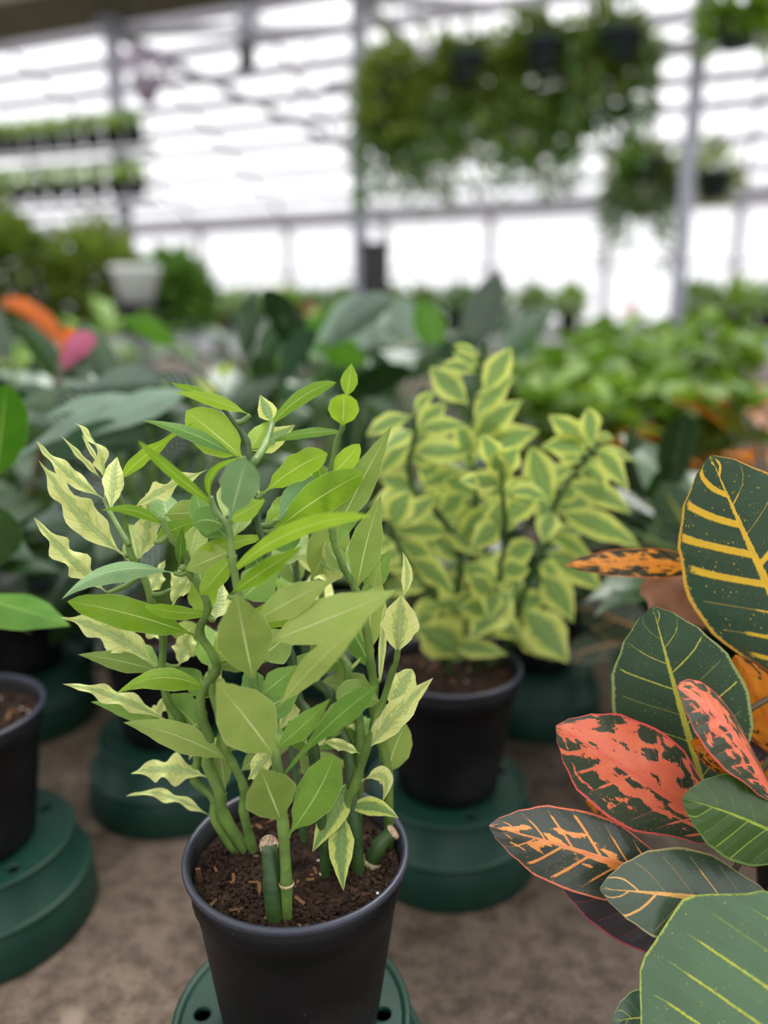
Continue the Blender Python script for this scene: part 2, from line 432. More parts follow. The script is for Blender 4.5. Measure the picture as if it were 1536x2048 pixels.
def plate(mb, r, z):                  # a round plate pierced by four drain holes
    pts = [Vector((r*math.cos(2*PI*k/48), r*math.sin(2*PI*k/48))) for k in range(48)]; ed = [(k, (k+1) % 48) for k in range(48)]; hc = []
    for q in range(4):
        c = Vector((.076*math.cos(q*PI/2), .076*math.sin(q*PI/2))); hc.append(c); b = len(pts)
        pts += [c+Vector((.0072*math.cos(2*PI*k/20), .0072*math.sin(2*PI*k/20))) for k in range(20)]; ed += [(b+k, b+(k+1) % 20) for k in range(20)]
    vs_, _, fs_, _, _, _ = delaunay_2d_cdt(pts, ed, [], 0, 1e-6); b = len(mb.v)
    mb.v += [(p.x, p.y, z) for p in vs_]
    for f in fs_:
        m_ = sum((vs_[k] for k in f), Vector((0, 0)))/len(f)
        if m_.length < r and all((m_-c).length > .0071 for c in hc): mb.f.append(tuple(b+k for k in f))
def riser_meshes():
    a = MB(); h = ZB
    a.lathe([(.098, h-.006), (.100, h-.002), (.0985, h), (.0945, h-.0005), (.092, h-.0035)])
    a.lathe([(.098, h-.006), (.1075, .056), (.111, .054), (.1135, .050), (.1185, .004), (.1165, 0), (.114, .002), (.105, .05), (.092, h-.0075)])
    plate(a, .092, h-.0035); plate(a, .092, h-.0075)
    b = MB(); b.lathe([(.1082, .0545), (.1125, .0555), (.1145, .0525), (.1142, .049), (.1122, .048)])
    d = MB(); d.lathe([(.0084, h-.0036), (.0080, h-.0029), (.0072, h-.0032), (.0072, h-.0078)], (.076, 0, 0), 20)
    return a.mesh('riser_body', M['riser_green']), b.mesh('riser_band', M['riser_green']), d.mesh('drain_hole', M['riser_green'])
UM, UB, UH = riser_meshes()
def riser(x, y, label, group=None, rot=0.):
    e = empty('plant_riser', (x, y, 0), label, 'riser', group)
    b = link('riser_body', UM, e, (x, y, 0)); link('riser_band', UB, b, (x, y, 0))
    b.rotation_euler.z = rot
    for k in range(4): link('drain_hole', UH, b, (x, y, 0)).rotation_euler.z = k*PI/2
    return e
def potted(name, x, y, label, cat='plant', group=None, z=ZB, sc_=1.):
    e = empty(name, (x, y, z), label, cat, group)
    p = link('pot', PM, e, (x, y, z)); link('rim', RM, p, (x, y, z)); s = link('soil', SM, e, (x, y, z))
    return e, s

# ------------------------------------------------------------------ the setting
mb = MB(); mb.quad_grid([[Vector((-40+80*j/8, -8+70*i/8, 0)) for j in range(9)] for i in range(9)])
tag(mb.build('floor', M['floor'], smooth=False), 'worn brown grey concrete floor with damp patches', kind='structure')
WD = Vector((-.934, .358, 0)); WN = Vector((-.358, -.934, 0))      # along the far wall; from it towards us
W0 = Vector((0, 15, 0)); EZ = 2.65; SL = math.tan(math.radians(22)); T0, T1 = -14, 20
ANG = Matrix.Rotation(math.atan2(WD.y, WD.x), 3, 'Z')
def wp(t, s, z): return W0+WD*t+WN*s+Vector((0, 0, z))
def bar(a, b, r, n=6):
    m = MB(); m.tube([a, b], r, n); return m
# far wall
wall = tag(link('wall_far', None, None, wp(0, 0, 0)), 'white translucent greenhouse side wall below the eave', None, None, 'structure')
roof = tag(link('ceiling', None, None, wp(0, 0, EZ)), 'white glazed greenhouse roof slope above the far wall', None, None, 'structure')
def quad(name, a, b, c, d, m, par):
    q = MB(); q.quad_grid([[a, b], [d, c]]); return q.build(name, m, par, a, False)
PW = 2.0
t = T0
while t < T1:
    for z0, z1 in ((.75, 1.62), (1.66, EZ-.05)):
        quad('pane', wp(t+.04, 0, z0), wp(t+PW-.04, 0, z0), wp(t+PW-.04, 0, z1), wp(t+.04, 0, z1), M['glaze'], wall)
    m = MB(); m.box(wp(t, 0, EZ/2), (.16, .08, EZ), ANG); m.build('mullion', M['white_paint'], wall, wp(t, 0, 0), False)
    for s0, s1 in ((.05, 2.6), (2.65, 5.3)):
        quad('roof_pane', wp(t+.04, s0, EZ+SL*s0+.03), wp(t+PW-.04, s0, EZ+SL*s0+.03), wp(t+PW-.04, s1, EZ+SL*s1+.03), wp(t+.04, s1, EZ+SL*s1+.03), M['glaze'], roof)
    bar(wp(t, 0, EZ), wp(t, 5.3, EZ+SL*5.3), .03).build('rafter', M['grey_bar'], roof, wp(t, 0, EZ))
    t += PW
m = MB(); m.box(wp((T0+T1)/2, 0, 1.64), (T1-T0, .05, .06), ANG); m.build('wall_rail', M['white_paint'], wall, wp(0, 0, 1.64), False)
m = MB(); m.box(wp((T0+T1)/2, 0, .37), (T1-T0, .08, .74), ANG); m.build('base_panel', M['white_paint'], wall, wp(0, 0, .37), False)
m = MB(); m.box(wp((T0+T1)/2, .06, EZ), (T1-T0, .2, .34), ANG); m.build('eave_beam', M['grey_bar'], wall, wp(0, 0, EZ), False)
for s in (.7, 1.4, 2.1, 2.6, 3.1, 3.6, 4.1, 4.6, 5.0, 5.3):
    m = MB(); m.box(wp((T0+T1)/2, s, EZ+SL*s-.02), (T1-T0, .12, .12), ANG); m.build('purlin', M['grey_bar'], roof, wp(0, s, EZ+SL*s), False)
# column line, gutter, trusses
def col_pos(t, s=10.): return wp(t, s, 0)
CS = (W0-at(720, 300, 5.0)).dot(-WN)                                 # how far the column line stands inside the wall
cols = []
for k, (x, y, Y, lab) in enumerate(((240, 300, 5.55, 'grey steel roof column beside the hanging shelves of lime plants'), (720, 300, 5.0, 'grey steel roof column beside the bare hanging lamp and leafy baskets'), (1380, 300, 4.3, 'grey steel roof column between the leafy hanging baskets'))):
    p = at(x, y, Y); p.z = 0; cols.append(p)
    e = empty('steel_column', p, lab, 'column', 'grey steel roof columns')
    m = MB(); m.box(p+Vector((0, 0, 1.31)), (.075, .075, 2.58), ANG); m.build('post', M['steel'], e, p, False)
    m = MB(); m.box(p+Vector((0, 0, .012)), (.2, .2, .024), ANG); m.build('base_plate', M['steel'], e, p, False)
    m = MB(); m.box(p+Vector((0, 0, 2.56)), (.16, .12, .06), ANG); m.build('cap_bracket', M['steel'], e, p, False)
cl = (cols[0]-cols[2]).normalized(); mid = (cols[0]+cols[2])/2; AC = Matrix.Rotation(math.atan2(cl.y, cl.x), 3, 'Z')
m = MB(); m.box(mid+cl*4+Vector((0, -.15, 2.80)), (16, .55, .40), AC)
gut = tag(m.build('trim_1', M['olive'], None, mid+Vector((0, 0, 2.8)), False), 'dark olive roof gutter carried by the steel columns', None, None, 'structure')
for p, tl in zip(cols, ('column beside the hanging shelves', 'column beside the first leafy basket', 'column between the leafy baskets')):
    e = tag(link('roof_truss', None, None, p+Vector((0, 0, 2.55))), 'thin grey roof truss from the '+tl+' to the far wall', 'truss', 'thin grey roof trusses')
    a = p+Vector((0, 0, 2.5)); far = p-WN*9+Vector((0, 0, 2.62))
    bar(a, far, .035).build('tie_bar', M['grey_bar'], e, a)
    ap = p-WN*4.6+Vector((0, 0, 4.0))
    bar(a, ap, .045).build('top_chord', M['grey_bar'], e, a)
    for q in (.3, .55, .8):
        u1 = a.lerp(far, q*.5); u2 = a.lerp(ap, min(1, q+.12)); bar(u1, u2, .016).build('web_bar', M['grey_bar'], e, u1)

# ------------------------------------------------------------------ risers in view
MX, MY = -.069, .530
riser(MX-.008, MY, 'upturned green pot riser under the lime leaved plant, drain hole showing', rot=PI)
riser(.080, .871, 'upturned green pot riser under the yellow edged leafy plant', rot=.3)
riser(-.455, .755, 'upturned green pot riser under the black pot with bare soil, on pale floor', rot=.9)
riser(-.306, 1.0, 'upturned green pot riser under the striped dark plant, behind the lime leaved one', rot=.2)
riser(.262, 1.24, 'upturned green pot riser under the dull green croton beyond the yellow edged plant', rot=.5)

# ------------------------------------------------------------------ the lime leaved plant in focus
root, soil = potted('potted_plant', MX, MY, 'zigzag stemmed plant of lime and cream leaves, cut stem stubs in its black pot')
ZS = ZR-.0175
def grains(parent, cx, cy, n, rmax, z, seed):
    r = random.Random(seed); g = MB()
    for i in range(n):
        a = r.random()*2*PI; q = rmax*math.sqrt(r.random()); s = r.uniform(.0006, .0026)
        rot = Matrix.Rotation(r.random()*6, 3, 'X') @ Matrix.Rotation(r.random()*6, 3, 'Z')
        g.box((cx+q*math.cos(a), cy+q*math.sin(a), z+r.uniform(-.001, .0022)), (s*r.uniform(.7, 2.2), s, s*r.uniform(.5, 1.1)), rot)
    tag(g.build('soil_grains', M['grain'], parent, (cx, cy, z), False), kind='stuff')
    for i in range(46):
        a = r.random()*2*PI; q = rmax*math.sqrt(r.random()); L = r.uniform(.004, .012)
        c = Vector((cx+q*math.cos(a), cy+q*math.sin(a), z+.002)); k = MB()
        rot = Matrix.Rotation(r.random()*6, 3, 'Z') @ Matrix.Rotation(r.uniform(-.5, .5), 3, 'Y') @ Matrix.Rotation(r.uniform(-.5, .5), 3, 'X')
        if i % 4 == 0: k.box(c, (.0022, .002, .0018), rot); k.build('perlite_bead', M['perlite'], parent, c)
        else: k.box(c, (L, r.uniform(.0015, .0035), .0012), rot); k.build('bark_chip', M['bark'] if i % 2 else M['grain'], parent, c, False)
grains(soil, MX, MY, 2800, .076, ZS, 5)
c = on(398, 1752, ZS+.006); k = MB(); k.box(c, (.0035, .0016, .017), Matrix.Rotation(.25, 3, 'X')); k.build('bark_chip', M['bark'], soil, c, False)
P = Plant(root, .062)
def cutface(o, p, d, r):
    d = Vector(d).normalized(); m = MB(); m.tube([p-d*.0005, p+d*.0012], [r*1.12, r*1.02], 14)
    m.build('cut_face', M['cut_wood'], o, p, False)
def ring(o, p, d, r, h=.0012):
    d = Vector(d).normalized(); m = MB(); m.tube([p-d*h, p-d*h*.4, p+d*h*.4, p+d*h], [r*.90, r*1.0, r*1.0, r*.90], 12, False)
    m.build('node_ring', M['node_tan'], o, p)
o, pa, ra = P.stem([(550, 1843), (545, 1770), (538, 1690)], 0,   .414+.012, .0068, .0062, 'stem_dark', ZS, 'cut_stem'); cutface(o, pa[-1], (pa[-1]-pa[-3])+Vector((.004, -.02, 0)), .0064)
o, pa, ra = P.stem([(732, 1728), (758, 1692), (786, 1664)], 0, .472, .0064, .0056, 'stem_dark', ZS, 'cut_stem'); cutface(o, pa[-1], pa[-1]-pa[-3], .0058); ring(o, pa[2], pa[3]-pa[1], .0082, .003)
P.samples = []
o, pa, ra = P.stem([(572, 1838), (573, 1768), (566, 1650), (556, 1545), (548, 1500), (525, 1440), (508, 1370), (500, 1300), (480, 1210), (465, 1120), (456, 1055), (433, 1026), (420, 993)], 0, .452, .0053, .0026, 'stem', ZS)
ring(o, pa[1], pa[2]-pa[0], .0056); ring(o, pa[4], pa[5]-pa[3], .0056)
o, pa, ra = P.stem([(482, 1700), (431, 1639), (428, 1596), (389, 1560), (395, 1508), (360, 1440), (335, 1400), (325, 1345), (325, 1264), (302, 1200), (290, 1160), (264, 1114), (254, 1075), (244, 1010), (228, 967)], 0, .500, .0050, .0026, 'stem', ZS)
P.stem([(258, 1090), (221, 1026), (208, 998)], .504, .500, .0024, .0018)
P.stem([(506, 1700), (448, 1632), (441, 1590), (415, 1528), (418, 1476), (402, 1427), (405, 1378), (431, 1345), (428, 1313), (399, 1264), (416, 1215), (395, 1165), (381, 1150), (370, 1105), (345, 1080), (322, 1032)], 0, .472, .0060, .0026, 'stem', ZS)
o, pa, ra = P.stem([(513, 1705), (500, 1678), (487, 1622), (487, 1573), (464, 1524), (451, 1495), (440, 1440), (425, 1385), (424, 1330)], 0, .480, .0048, .0036, 'stem', ZS)
cutface(o, pa[2]+Vector((.002, -.006, -.004)), (.2, -.9, .5), .006)
P.stem([(648, 1752), (651, 1704), (640, 1620), (628, 1508), (615, 1427), (595, 1394), (582, 1313), (560, 1250), (545, 1180), (537, 1123), (520, 1060), (514, 1026), (505, 960), (498, 912), (494, 882), (470, 845), (423, 790)], 0, .505, .0058, .0022, 'stem_dark', ZS)
P.stem([(508, 925), (530, 890), (545, 845)], .506, .515, .0036, .003)
P.stem([(719, 1746), (710, 1640), (703, 1557), (693, 1492), (677, 1443), (660, 1388), (628, 1358), (610, 1290), (600, 1200), (590, 1120)], 0, .545, .0066, .0036, 'stem_dark', ZS)
P.stem([(778, 1690), (775, 1550), (758, 1470), (748, 1420), (748, 1371), (742, 1332), (735, 1270), (713, 1185), (698, 1155), (687, 1135), (666, 1075), (657, 977), (674, 882), (684, 858), (692, 800)], 0, .478, .0052, .0020, 'stem', ZS)
P.stem([(700, 1722), (696, 1612), (709, 1573), (732, 1502), (758, 1427), (784, 1345), (794, 1313), (806, 1195)], 0, .462, .0054, .0022, 'stem', ZS)
P.stem([(712, 1700), (719, 1492), (716, 1433), (696, 1378), (696, 1332), (677, 1306), (650, 1230), (640, 1160)], 0, .515, .0052, .0030, 'stem', ZS)
P.stem([(610, 1690), (600, 1600), (585, 1500), (600, 1440)], 0, .535, .0050, .004, 'stem_dark', ZS)
LI, UN, MI, TE, CR = 'leaf_lime', 'leaf_under', 'leaf_mid', 'leaf_teal', 'leaf_cream'
ML = [  # base, tip, width, towards/away, colour, extras
 ((211, 996), (145, 843), 26, -.02, CR, dict(mid=(200, 905), wave=.5, roll=35)),
 ((205, 960), (120, 869), 13, 0, CR, dict(wave=.4)),
 ((200, 930), (163, 869), 10, .01, CR, dict()),
 ((207, 990), (73, 882), 34, -.015, CR, dict(mid=(135, 945), wave=.4)),
 ((248, 1110), (78, 921), 68, -.025, CR, dict(mid=(160, 1030), wave=.45, fold=.3, nw=3)),
 ((215, 1186), (68, 1035), 46, -.02, CR, dict(mid=(140, 1115), wave=.55, nw=3)),
 ((238, 964), (391, 843), 30, -.01, LI, dict(mid=(290, 912), wave=.3)),
 ((420, 1010), (277, 882), 24, -.03, LI, dict(prof='strap', mid=(352, 950))),
 ((420, 993), (482, 915), 15, -.01, LI, dict(prof='strap', mid=(426, 945), roll=40)),
 ((265, 1018), (417, 939), 34, .0, CR, dict(mid=(335, 975), wave=.6)),
 ((329, 1048), (202, 1021), 24, -.02, LI, dict(mid=(270, 1022))),
 ((277, 1117), (292, 985), 50, .01, CR, dict(mid=(295, 1060), wave=.4)),
 ((309, 1085), (405, 1040), 42, .01, LI, dict(mid=(350, 1058))),
 ((348, 1146), (124, 1198), 48, -.03, TE, dict(mid=(225, 1142), fold=.45, roll=25)),
 ((388, 1270), (135, 1203), 66, -.03, LI, dict(mid=(265, 1230), prof='oval', wave=.15)),
 ((410, 1225), (290, 1213), 30, -.03, LI, dict(prof='strap', mid=(350, 1224), roll=20)),
 ((313, 1332), (120, 1234), 62, -.01, CR, dict(mid=(225, 1270), wave=.4, nw=3)),
 ((326, 1350), (156, 1309), 42, -.02, UN, dict(mid=(240, 1322))),
 ((358, 1135), (365, 1052), 22, -.02, MI, dict()),
 ((372, 1150), (345, 1211), 34, .0, CR, dict(wave=.6)),
 ((358, 1332), (384, 1255), 48, .02, CR, dict(wave=.4)),
 ((423, 795), (342, 765), 20, -.01, LI, dict()),
 ((500, 830), (350, 785), 28, -.02, LI, dict(mid=(425, 800))),
 ((487, 917), (372, 822), 88, .0, LI, dict(prof='oval', mid=(430, 868))),
 ((475, 915), (283, 840), 30, -.02, MI, dict(mid=(385, 868), roll=30)),
 ((459, 1041), (492, 919), 78, -.035, TE, dict(prof='round', fold=.05, wave=.1)),
 ((528, 985), (655, 907), 56, -.02, LI, dict(prof='oval', mid=(595, 935), wave=.15)),
 ((556, 1056), (729, 945), 74, -.02, LI, dict(mid=(640, 995), prof='oval')),
 ((668, 1068), (783, 852), 62, -.01, UN, dict(mid=(722, 965))),
 ((475, 1138), (742, 1032), 36, -.05, LI, dict(mid=(590, 1062), prof='strap', roll=25)),
 ((455, 1192), (608, 1091), 40, -.04, LI, dict(mid=(530, 1140), wave=.2)),
 ((518, 1070), (398, 1097), 30, -.04, LI, dict(mid=(460, 1086), prof='strap', wave=.2)),
 ((687, 860), (687, 788), 62, -.02, LI, dict(prof='round', fold=.05)),
 ((694, 795), (703, 727), 36, .0, LI, dict(prof='diamond')),
 ((682, 862), (548, 882), 20, .02, MI, dict(mid=(615, 866), prof='strap')),
 ((660, 960), (719, 888), 42, -.01, LI, dict(prof='oval')),
 ((556, 1040), (628, 952), 56, .01, TE, dict(prof='oval')),
 ((622, 1160), (684, 1040), 84, .0, UN, dict(prof='oval')),
 ((713, 1187), (762, 992), 70, -.015, UN, dict(mid=(732, 1090))),
 ((726, 1184), (782, 1100), 52, .01, MI, dict()),
 ((807, 1194), (805, 1104), 24, .0, CR, dict(mid=(815, 1150), roll=20)),
 ((797, 1316), (802, 1190), 80, -.02, CR, dict(prof='diamond', wave=.15, fold=.2)),
 ((527, 1288), (792, 1181), 92, -.045, UN, dict(mid=(660, 1236), fold=.1)),
 ((498, 1250), (664, 1160), 66, -.025, UN, dict(mid=(585, 1200))),
 ((507, 1368), (472, 1188), 116, -.03, UN, dict(prof='diamond', fold=.08)),
 ((551, 1420), (739, 1235), 54, -.07, UN, dict(mid=(640, 1320))),
 ((745, 1314), (760, 1120), 62, .0, UN, dict(mid=(742, 1215))),
 ((760, 1360), (771, 1205), 16, -.01, CR, dict(prof='strap')),
 ((549, 1525), (433, 1364), 124, -.03, UN, dict(prof='diamond', mid=(497, 1443), fold=.08)),
 ((563, 1648), (522, 1537), 108, -.03, UN, dict(prof='diamond', fold=.08)),
 ((578, 1668), (668, 1511), 84, -.005, MI, dict(mid=(632, 1590), prof='oval')),
 ((566, 1552), (754, 1372), 52, -.025, MI, dict(mid=(650, 1458), prof='paddle')),
 ((556, 1498), (661, 1397), 48, -.01, 'leaf_mid', dict(mid=(605, 1452))),
 ((520, 1392), (598, 1330), 54, .01, MI, dict()),
 ((733, 1494), (866, 1356), 60, -.03, CR, dict(mid=(788, 1434), wave=.25, fold=.35)),
 ((778, 1420), (824, 1338), 56, .01, CR, dict(prof='oval', wave=.2)),
 ((775, 1549), (812, 1448), 66, .0, UN, dict(prof='oval', mid=(788, 1500))),
 ((703, 1562), (625, 1704), 62, -.03, 'leaf_edged', dict(mid=(665, 1626), fold=.2)),
 ((690, 1624), (687, 1782), 54, -.04, 'leaf_edged', dict(mid=(682, 1695), fold=.15)),
 ((691, 1620), (797, 1636), 38, -.02, 'leaf_edged', dict(mid=(742, 1612), prof='diamond')),
 ((726, 1560), (765, 1602), 34, -.01, CR, dict(mid=(768, 1555), roll=40)),
 ((722, 1508), (641, 1482), 24, -.01, CR, dict(mid=(680, 1490), wave=.4)),
 ((750, 1404), (672, 1398), 54, -.01, UN, dict(prof='oval', mid=(712, 1385))),
 ((703, 1338), (722, 1315), 7, -.01, CR, dict()),
 ((422, 1386), (233, 1387), 50, -.035, LI, dict(mid=(330, 1355), fold=.3, roll=20)),
 ((343, 1446), (125, 1368), 34, -.02, CR, dict(mid=(230, 1393), wave=.5, nw=3)),
 ((337, 1452), (182, 1404), 40, -.005, MI, dict(mid=(260, 1420))),
 ((457, 1526), (247, 1445), 60, -.03, UN, dict(mid=(355, 1472), fold=.25)),
 ((415, 1554), (262, 1547), 52, .0, CR, dict(mid=(335, 1538), wave=.5, nw=2.5)),
 ((424, 1640), (252, 1593), 22, .0, CR, dict(mid=(330, 1590), wave=.7, nw=3)),
 ((451, 1585), (435, 1467), 40, .02, UN, dict()),
 ((430, 1350), (452, 1420), 40, .03, CR, dict(wave=.3)),
 ((395, 1440), (378, 1520), 30, .03, CR, dict(wave=.3)),
 ((340, 1180), (395, 1120), 46, .03, CR, dict(wave=.3)),
 ((430, 1240), (445, 1165), 60, .04, CR, dict(wave=.2)),
 ((415, 1060), (390, 985), 46, .02, MI, dict(prof='oval')),
 ((462, 1060), (385, 1050), 60, .0, MI, dict(prof='oval', mid=(415, 1040))),
 ((470, 1110), (400, 1190), 44, -.005, LI, dict(prof='oval')),
 ((458, 1040), (530, 1000), 44, .01, LI, dict()),
 ((455, 1105), (370, 1140), 70, .03, UN, dict()),
 ((480, 1200), (560, 1130), 80, .03, MI, dict()),
 ((515, 1320), (590, 1260), 80, .02, UN, dict()),
 ((525, 1420), (600, 1380), 70, .03, MI, dict()),
 ((545, 1500), (495, 1560), 46, .03, CR, dict(wave=.3)),
 ((590, 1370), (560, 1460), 50, .02, CR, dict(wave=.3)),
 ((600, 1250), (660, 1310), 60, .02, UN, dict()),
 ((660, 1230), (700, 1290), 50, .02, UN, dict()),
 ((540, 1100), (600, 1050), 60, .02, MI, dict(prof='oval')),
 ((545, 1180), (500, 1100), 60, .02, MI, dict(prof='oval')),
 ((515, 1030), (480, 970), 60, .03, LI, dict(prof='oval')),
 ((655, 985), (632, 925), 34, .01, LI, dict(prof='oval')),
 ((600, 1170), (560, 1090), 60, .02, UN, dict()),
 ((715, 1440), (690, 1500), 36, .01, CR, dict(wave=.3)),
 ((610, 1500), (660, 1440), 40, .02, CR, dict(wave=.2)),
 ((640, 1560), (600, 1490), 44, .02, UN, dict()),
 ((690, 1470), (640, 1420), 36, .02, MI, dict()),
 ((325, 1290), (300, 1220), 40, .03, CR, dict(wave=.4)),
 ((330, 1390), (305, 1460), 26, .03, CR, dict(wave=.4)),
 ((405, 1400), (445, 1330), 50, .03, CR, dict(wave=.3)),
 ((300, 1190), (330, 1120), 34, .03, CR, dict(wave=.3)),
 ((690, 1140), (650, 1090), 46, .02, UN, dict()),
 ((497, 900), (540, 840), 40, .03, LI, dict()),
 ((545, 848), (672, 765), 30, .03, LI, dict(mid=(610, 790), prof='strap')),
 ((545, 846), (520, 790), 40, .03, 'leaf_edged', dict()),
 ((500, 905), (590, 850), 50, .05, 'leaf_edged', dict()),
]
for i, (b, t, wd, dy, mt, kw) in enumerate(ML):
    if kw.get('wave', 0) >= .3: kw = dict(kw, wave=kw['wave']*1.35, twist=(.7, -.6, .4)[i % 3], n=24)   # the cream leaves curl
    P.leaf(b, t, wd, dy, mt, **kw)

rf = random.Random(12)
pool = [q for q in P.samples if 930 < P.px(q[0])[1] < 1560]
for i in range(64):                   # the leaves deeper inside the bush
    q, so = rf.choice(pool); bx, by = P.px(q); a = rf.uniform(-2.9, .3); L = rf.uniform(85, 150)
    tx, ty = bx+L*math.cos(a), by+L*math.sin(a)*.9
    if not (200 < tx < 770 and ty > 880): continue
    leaf(so, (bx, by), (tx, ty), rf.uniform(42, 72), 0, rf.uniform(.02, .07), rf.choice([UN, MI, MI, LI, CR, UN]), base3=q, prof=rf.choice(['lance', 'oval', 'diamond']), roll=rf.uniform(-35, 35), wave=.15, n=12, mid=((bx+tx)/2, (by+ty)/2-rf.uniform(0, 14)))

# ------------------------------------------------------------------ the yellow edged plant behind it
X2, Y2 = .080, .871
root2, soil2 = potted('potted_plant', X2, Y2, 'bushy plant of green leaves edged yellow in black pot on green riser')
grains(soil2, X2, Y2, 700, .071, ZS, 9)
P2 = Plant(root2)
P2.stem([(880, 1330), (922, 1126), (879, 1032), (836, 993), (817, 939), (829, 876), (829, 830)], 0, .86, .006, .003, 'stem_dark', ZS)
P2.stem([(930, 1320), (935, 1200), (950, 1050), (950, 962), (935, 880), (942, 814), (965, 716), (968, 680)], 0, .88, .006, .003, 'stem_dark', ZS)
P2.stem([(965, 1330), (1012, 1293), (1031, 1227), (1090, 1090), (1113, 1001), (1168, 923), (1200, 885)], 0, .86, .006, .003, 'stem_dark', ZS)
P2.stem([(900, 1350), (890, 1260), (860, 1180), (800, 1100), (780, 1030)], 0, .84, .005, .003, 'stem_dark', ZS)
P2.stem([(950, 1340), (980, 1240), (1000, 1150), (1010, 1050), (1000, 950)], 0, .80, .005, .003, 'stem_dark', ZS)
ED = 'leaf_edged'
L2 = [((1030, 1180), (942, 1280), 80, -.05), ((1048, 1216), (1136, 1326), 84, -.06), ((1080, 1150), (1147, 1246), 64, -.03), ((1020, 1262), (1112, 1322), 44, -.01),
 ((1110, 1020), (1283, 1098), 54, -.02), ((1130, 970), (1264, 1030), 50, -.02), ((1185, 900), (1272, 922), 26, 0), ((1100, 1020), (1062, 893), 64, -.03),
 ((955, 1065), (1062, 955), 60, -.04), ((950, 920), (1080, 862), 64, -.02), ((945, 885), (1046, 800), 58, -.02), ((962, 790), (1022, 694), 52, 0), ((940, 818), (860, 733), 54, 0),
 ((948, 950), (914, 845), 46, -.04), ((930, 930), (838, 880), 50, 0), ((920, 1005), (833, 928), 60, 0), ((838, 1000), (758, 955), 54, 0), ((780, 1060), (824, 985), 64, -.04),
 ((950, 1000), (888, 958), 58, -.03), ((925, 1130), (1002, 1192), 64, -.06), ((930, 1315), (833, 1255), 88, -.05), ((950, 1203), (826, 1229), 30, -.10), ((1092, 1090), (1108, 1060), 30, 0),
 ((1088, 1100), (1204, 1182), 64, -.02), ((965, 712), (905, 690), 18, 0), ((962, 745), (905, 705), 28, 0), ((955, 750), (880, 736), 30, 0), ((826, 832), (733, 872), 38, -.02),
 ((832, 830), (872, 783), 26, 0), ((833, 880), (892, 808), 48, 0), ((945, 850), (1032, 748), 48, .02), ((1090, 1095), (1170, 1060), 40, .03), ((1000, 1050), (940, 1100), 54, -.02), ((1000, 960), (1040, 900), 50, -.01),
 ((1010, 1050), (1075, 1000), 56, -.02), ((1005, 1120), (1070, 1090), 50, -.02), ((860, 1180), (800, 1150), 50, 0), ((800, 1105), (760, 1130), 40, 0), ((890, 1260), (840, 1210), 60, 0), ((985, 1235), (915, 1215), 50, -.03),
 ((980, 1240), (1045, 1280), 50, 0), ((935, 1200), (880, 1150), 60, -.02), ((945, 1080), (870, 1090), 60, -.02), ((1000, 1000), (950, 950), 60, -.03), ((1110, 1010), (1170, 960), 40, .02), ((1165, 925), (1110, 900), 36, .02), ((1195, 890), (1230, 880), 20, 0),
 ((880, 1035), (930, 990), 54, -.02), ((845, 1000), (800, 1030), 44, 0), ((818, 940), (760, 905), 44, 0), ((820, 930), (880, 905), 50, .02), ((785, 1045), (740, 1010), 44, 0), ((870, 1190), (830, 1280), 50, -.02), ((1020, 1250), (1060, 1180), 46, .02), ((1150, 950), (1215, 950), 30, 0),
 ((1000, 1150), (1060, 1140), 50, -.04), ((990, 1200), (940, 1150), 50, -.05), ((1035, 1220), (1100, 1200), 46, .0)]
for b, t, wd, dy in L2: P2.leaf(b, t, wd*1.12, dy+R.uniform(-.015, .015), ED, prof=R.choice(['lance', 'lance', 'diamond']), wave=.12, roll=R.uniform(-15, 15), n=12, m=3, mid=((b[0]+t[0])/2+R.uniform(-6, 6), (b[1]+t[1])/2-R.uniform(2, 12)))

rf = random.Random(15); pool = [q for q in P2.samples if 850 < P2.px(q[0])[1] < 1290]
for i in range(70):
    q, so = rf.choice(pool); bx, by = P2.px(q); a = rf.uniform(-PI, PI); L = rf.uniform(85, 130); tx, ty = bx+L*math.cos(a), by+L*math.sin(a)*.8
    if ty > 1310: continue
    leaf(so, (bx, by), (tx, ty), rf.uniform(40, 58), 0, rf.uniform(-.05, .07), ED, base3=q, prof=rf.choice(['lance', 'lance', 'diamond']), roll=rf.uniform(-40, 40), wave=.12, n=10, mid=((bx+tx)/2, (by+ty)/2-rf.uniform(0, 12)))
# ------------------------------------------------------------------ free growing plants (not traced leaf by leaf)
def unit_leaf(prof, wr, arch, fold, wave, mt, n=8, m=2):
    return leaf_mb((0, 0, 0), (.5, 0, arch), (1, 0, -arch*.4), wr, prof, Vector((0, 1, 0)), fold, wave, 2.5, n, m).mesh('leaf', M[mt])
UL = {}
def ul(key, *a):
    if key not in UL: UL[key] = [unit_leaf(*a) for _ in range(4)]
    return R.choice(UL[key])
FREE = []
def put_leaf(mesh, parent, p, d, L, tilt=0., name='leaf'):
    d = Vector(d).normalized(); sd = Vector((0, 0, 1)).cross(d)
    if sd.length < .05: sd = Vector((1, 0, 0))
    sd.normalize(); n = d.cross(sd); a = tilt
    sd, n = sd*math.cos(a)+n*math.sin(a), n*math.cos(a)-sd*math.sin(a)
    o = link(name, mesh, parent, p)
    o.rotation_euler = Matrix((d, sd, n)).transposed().to_euler(); o.scale = (L, L, L); FREE.append(o)
    return o
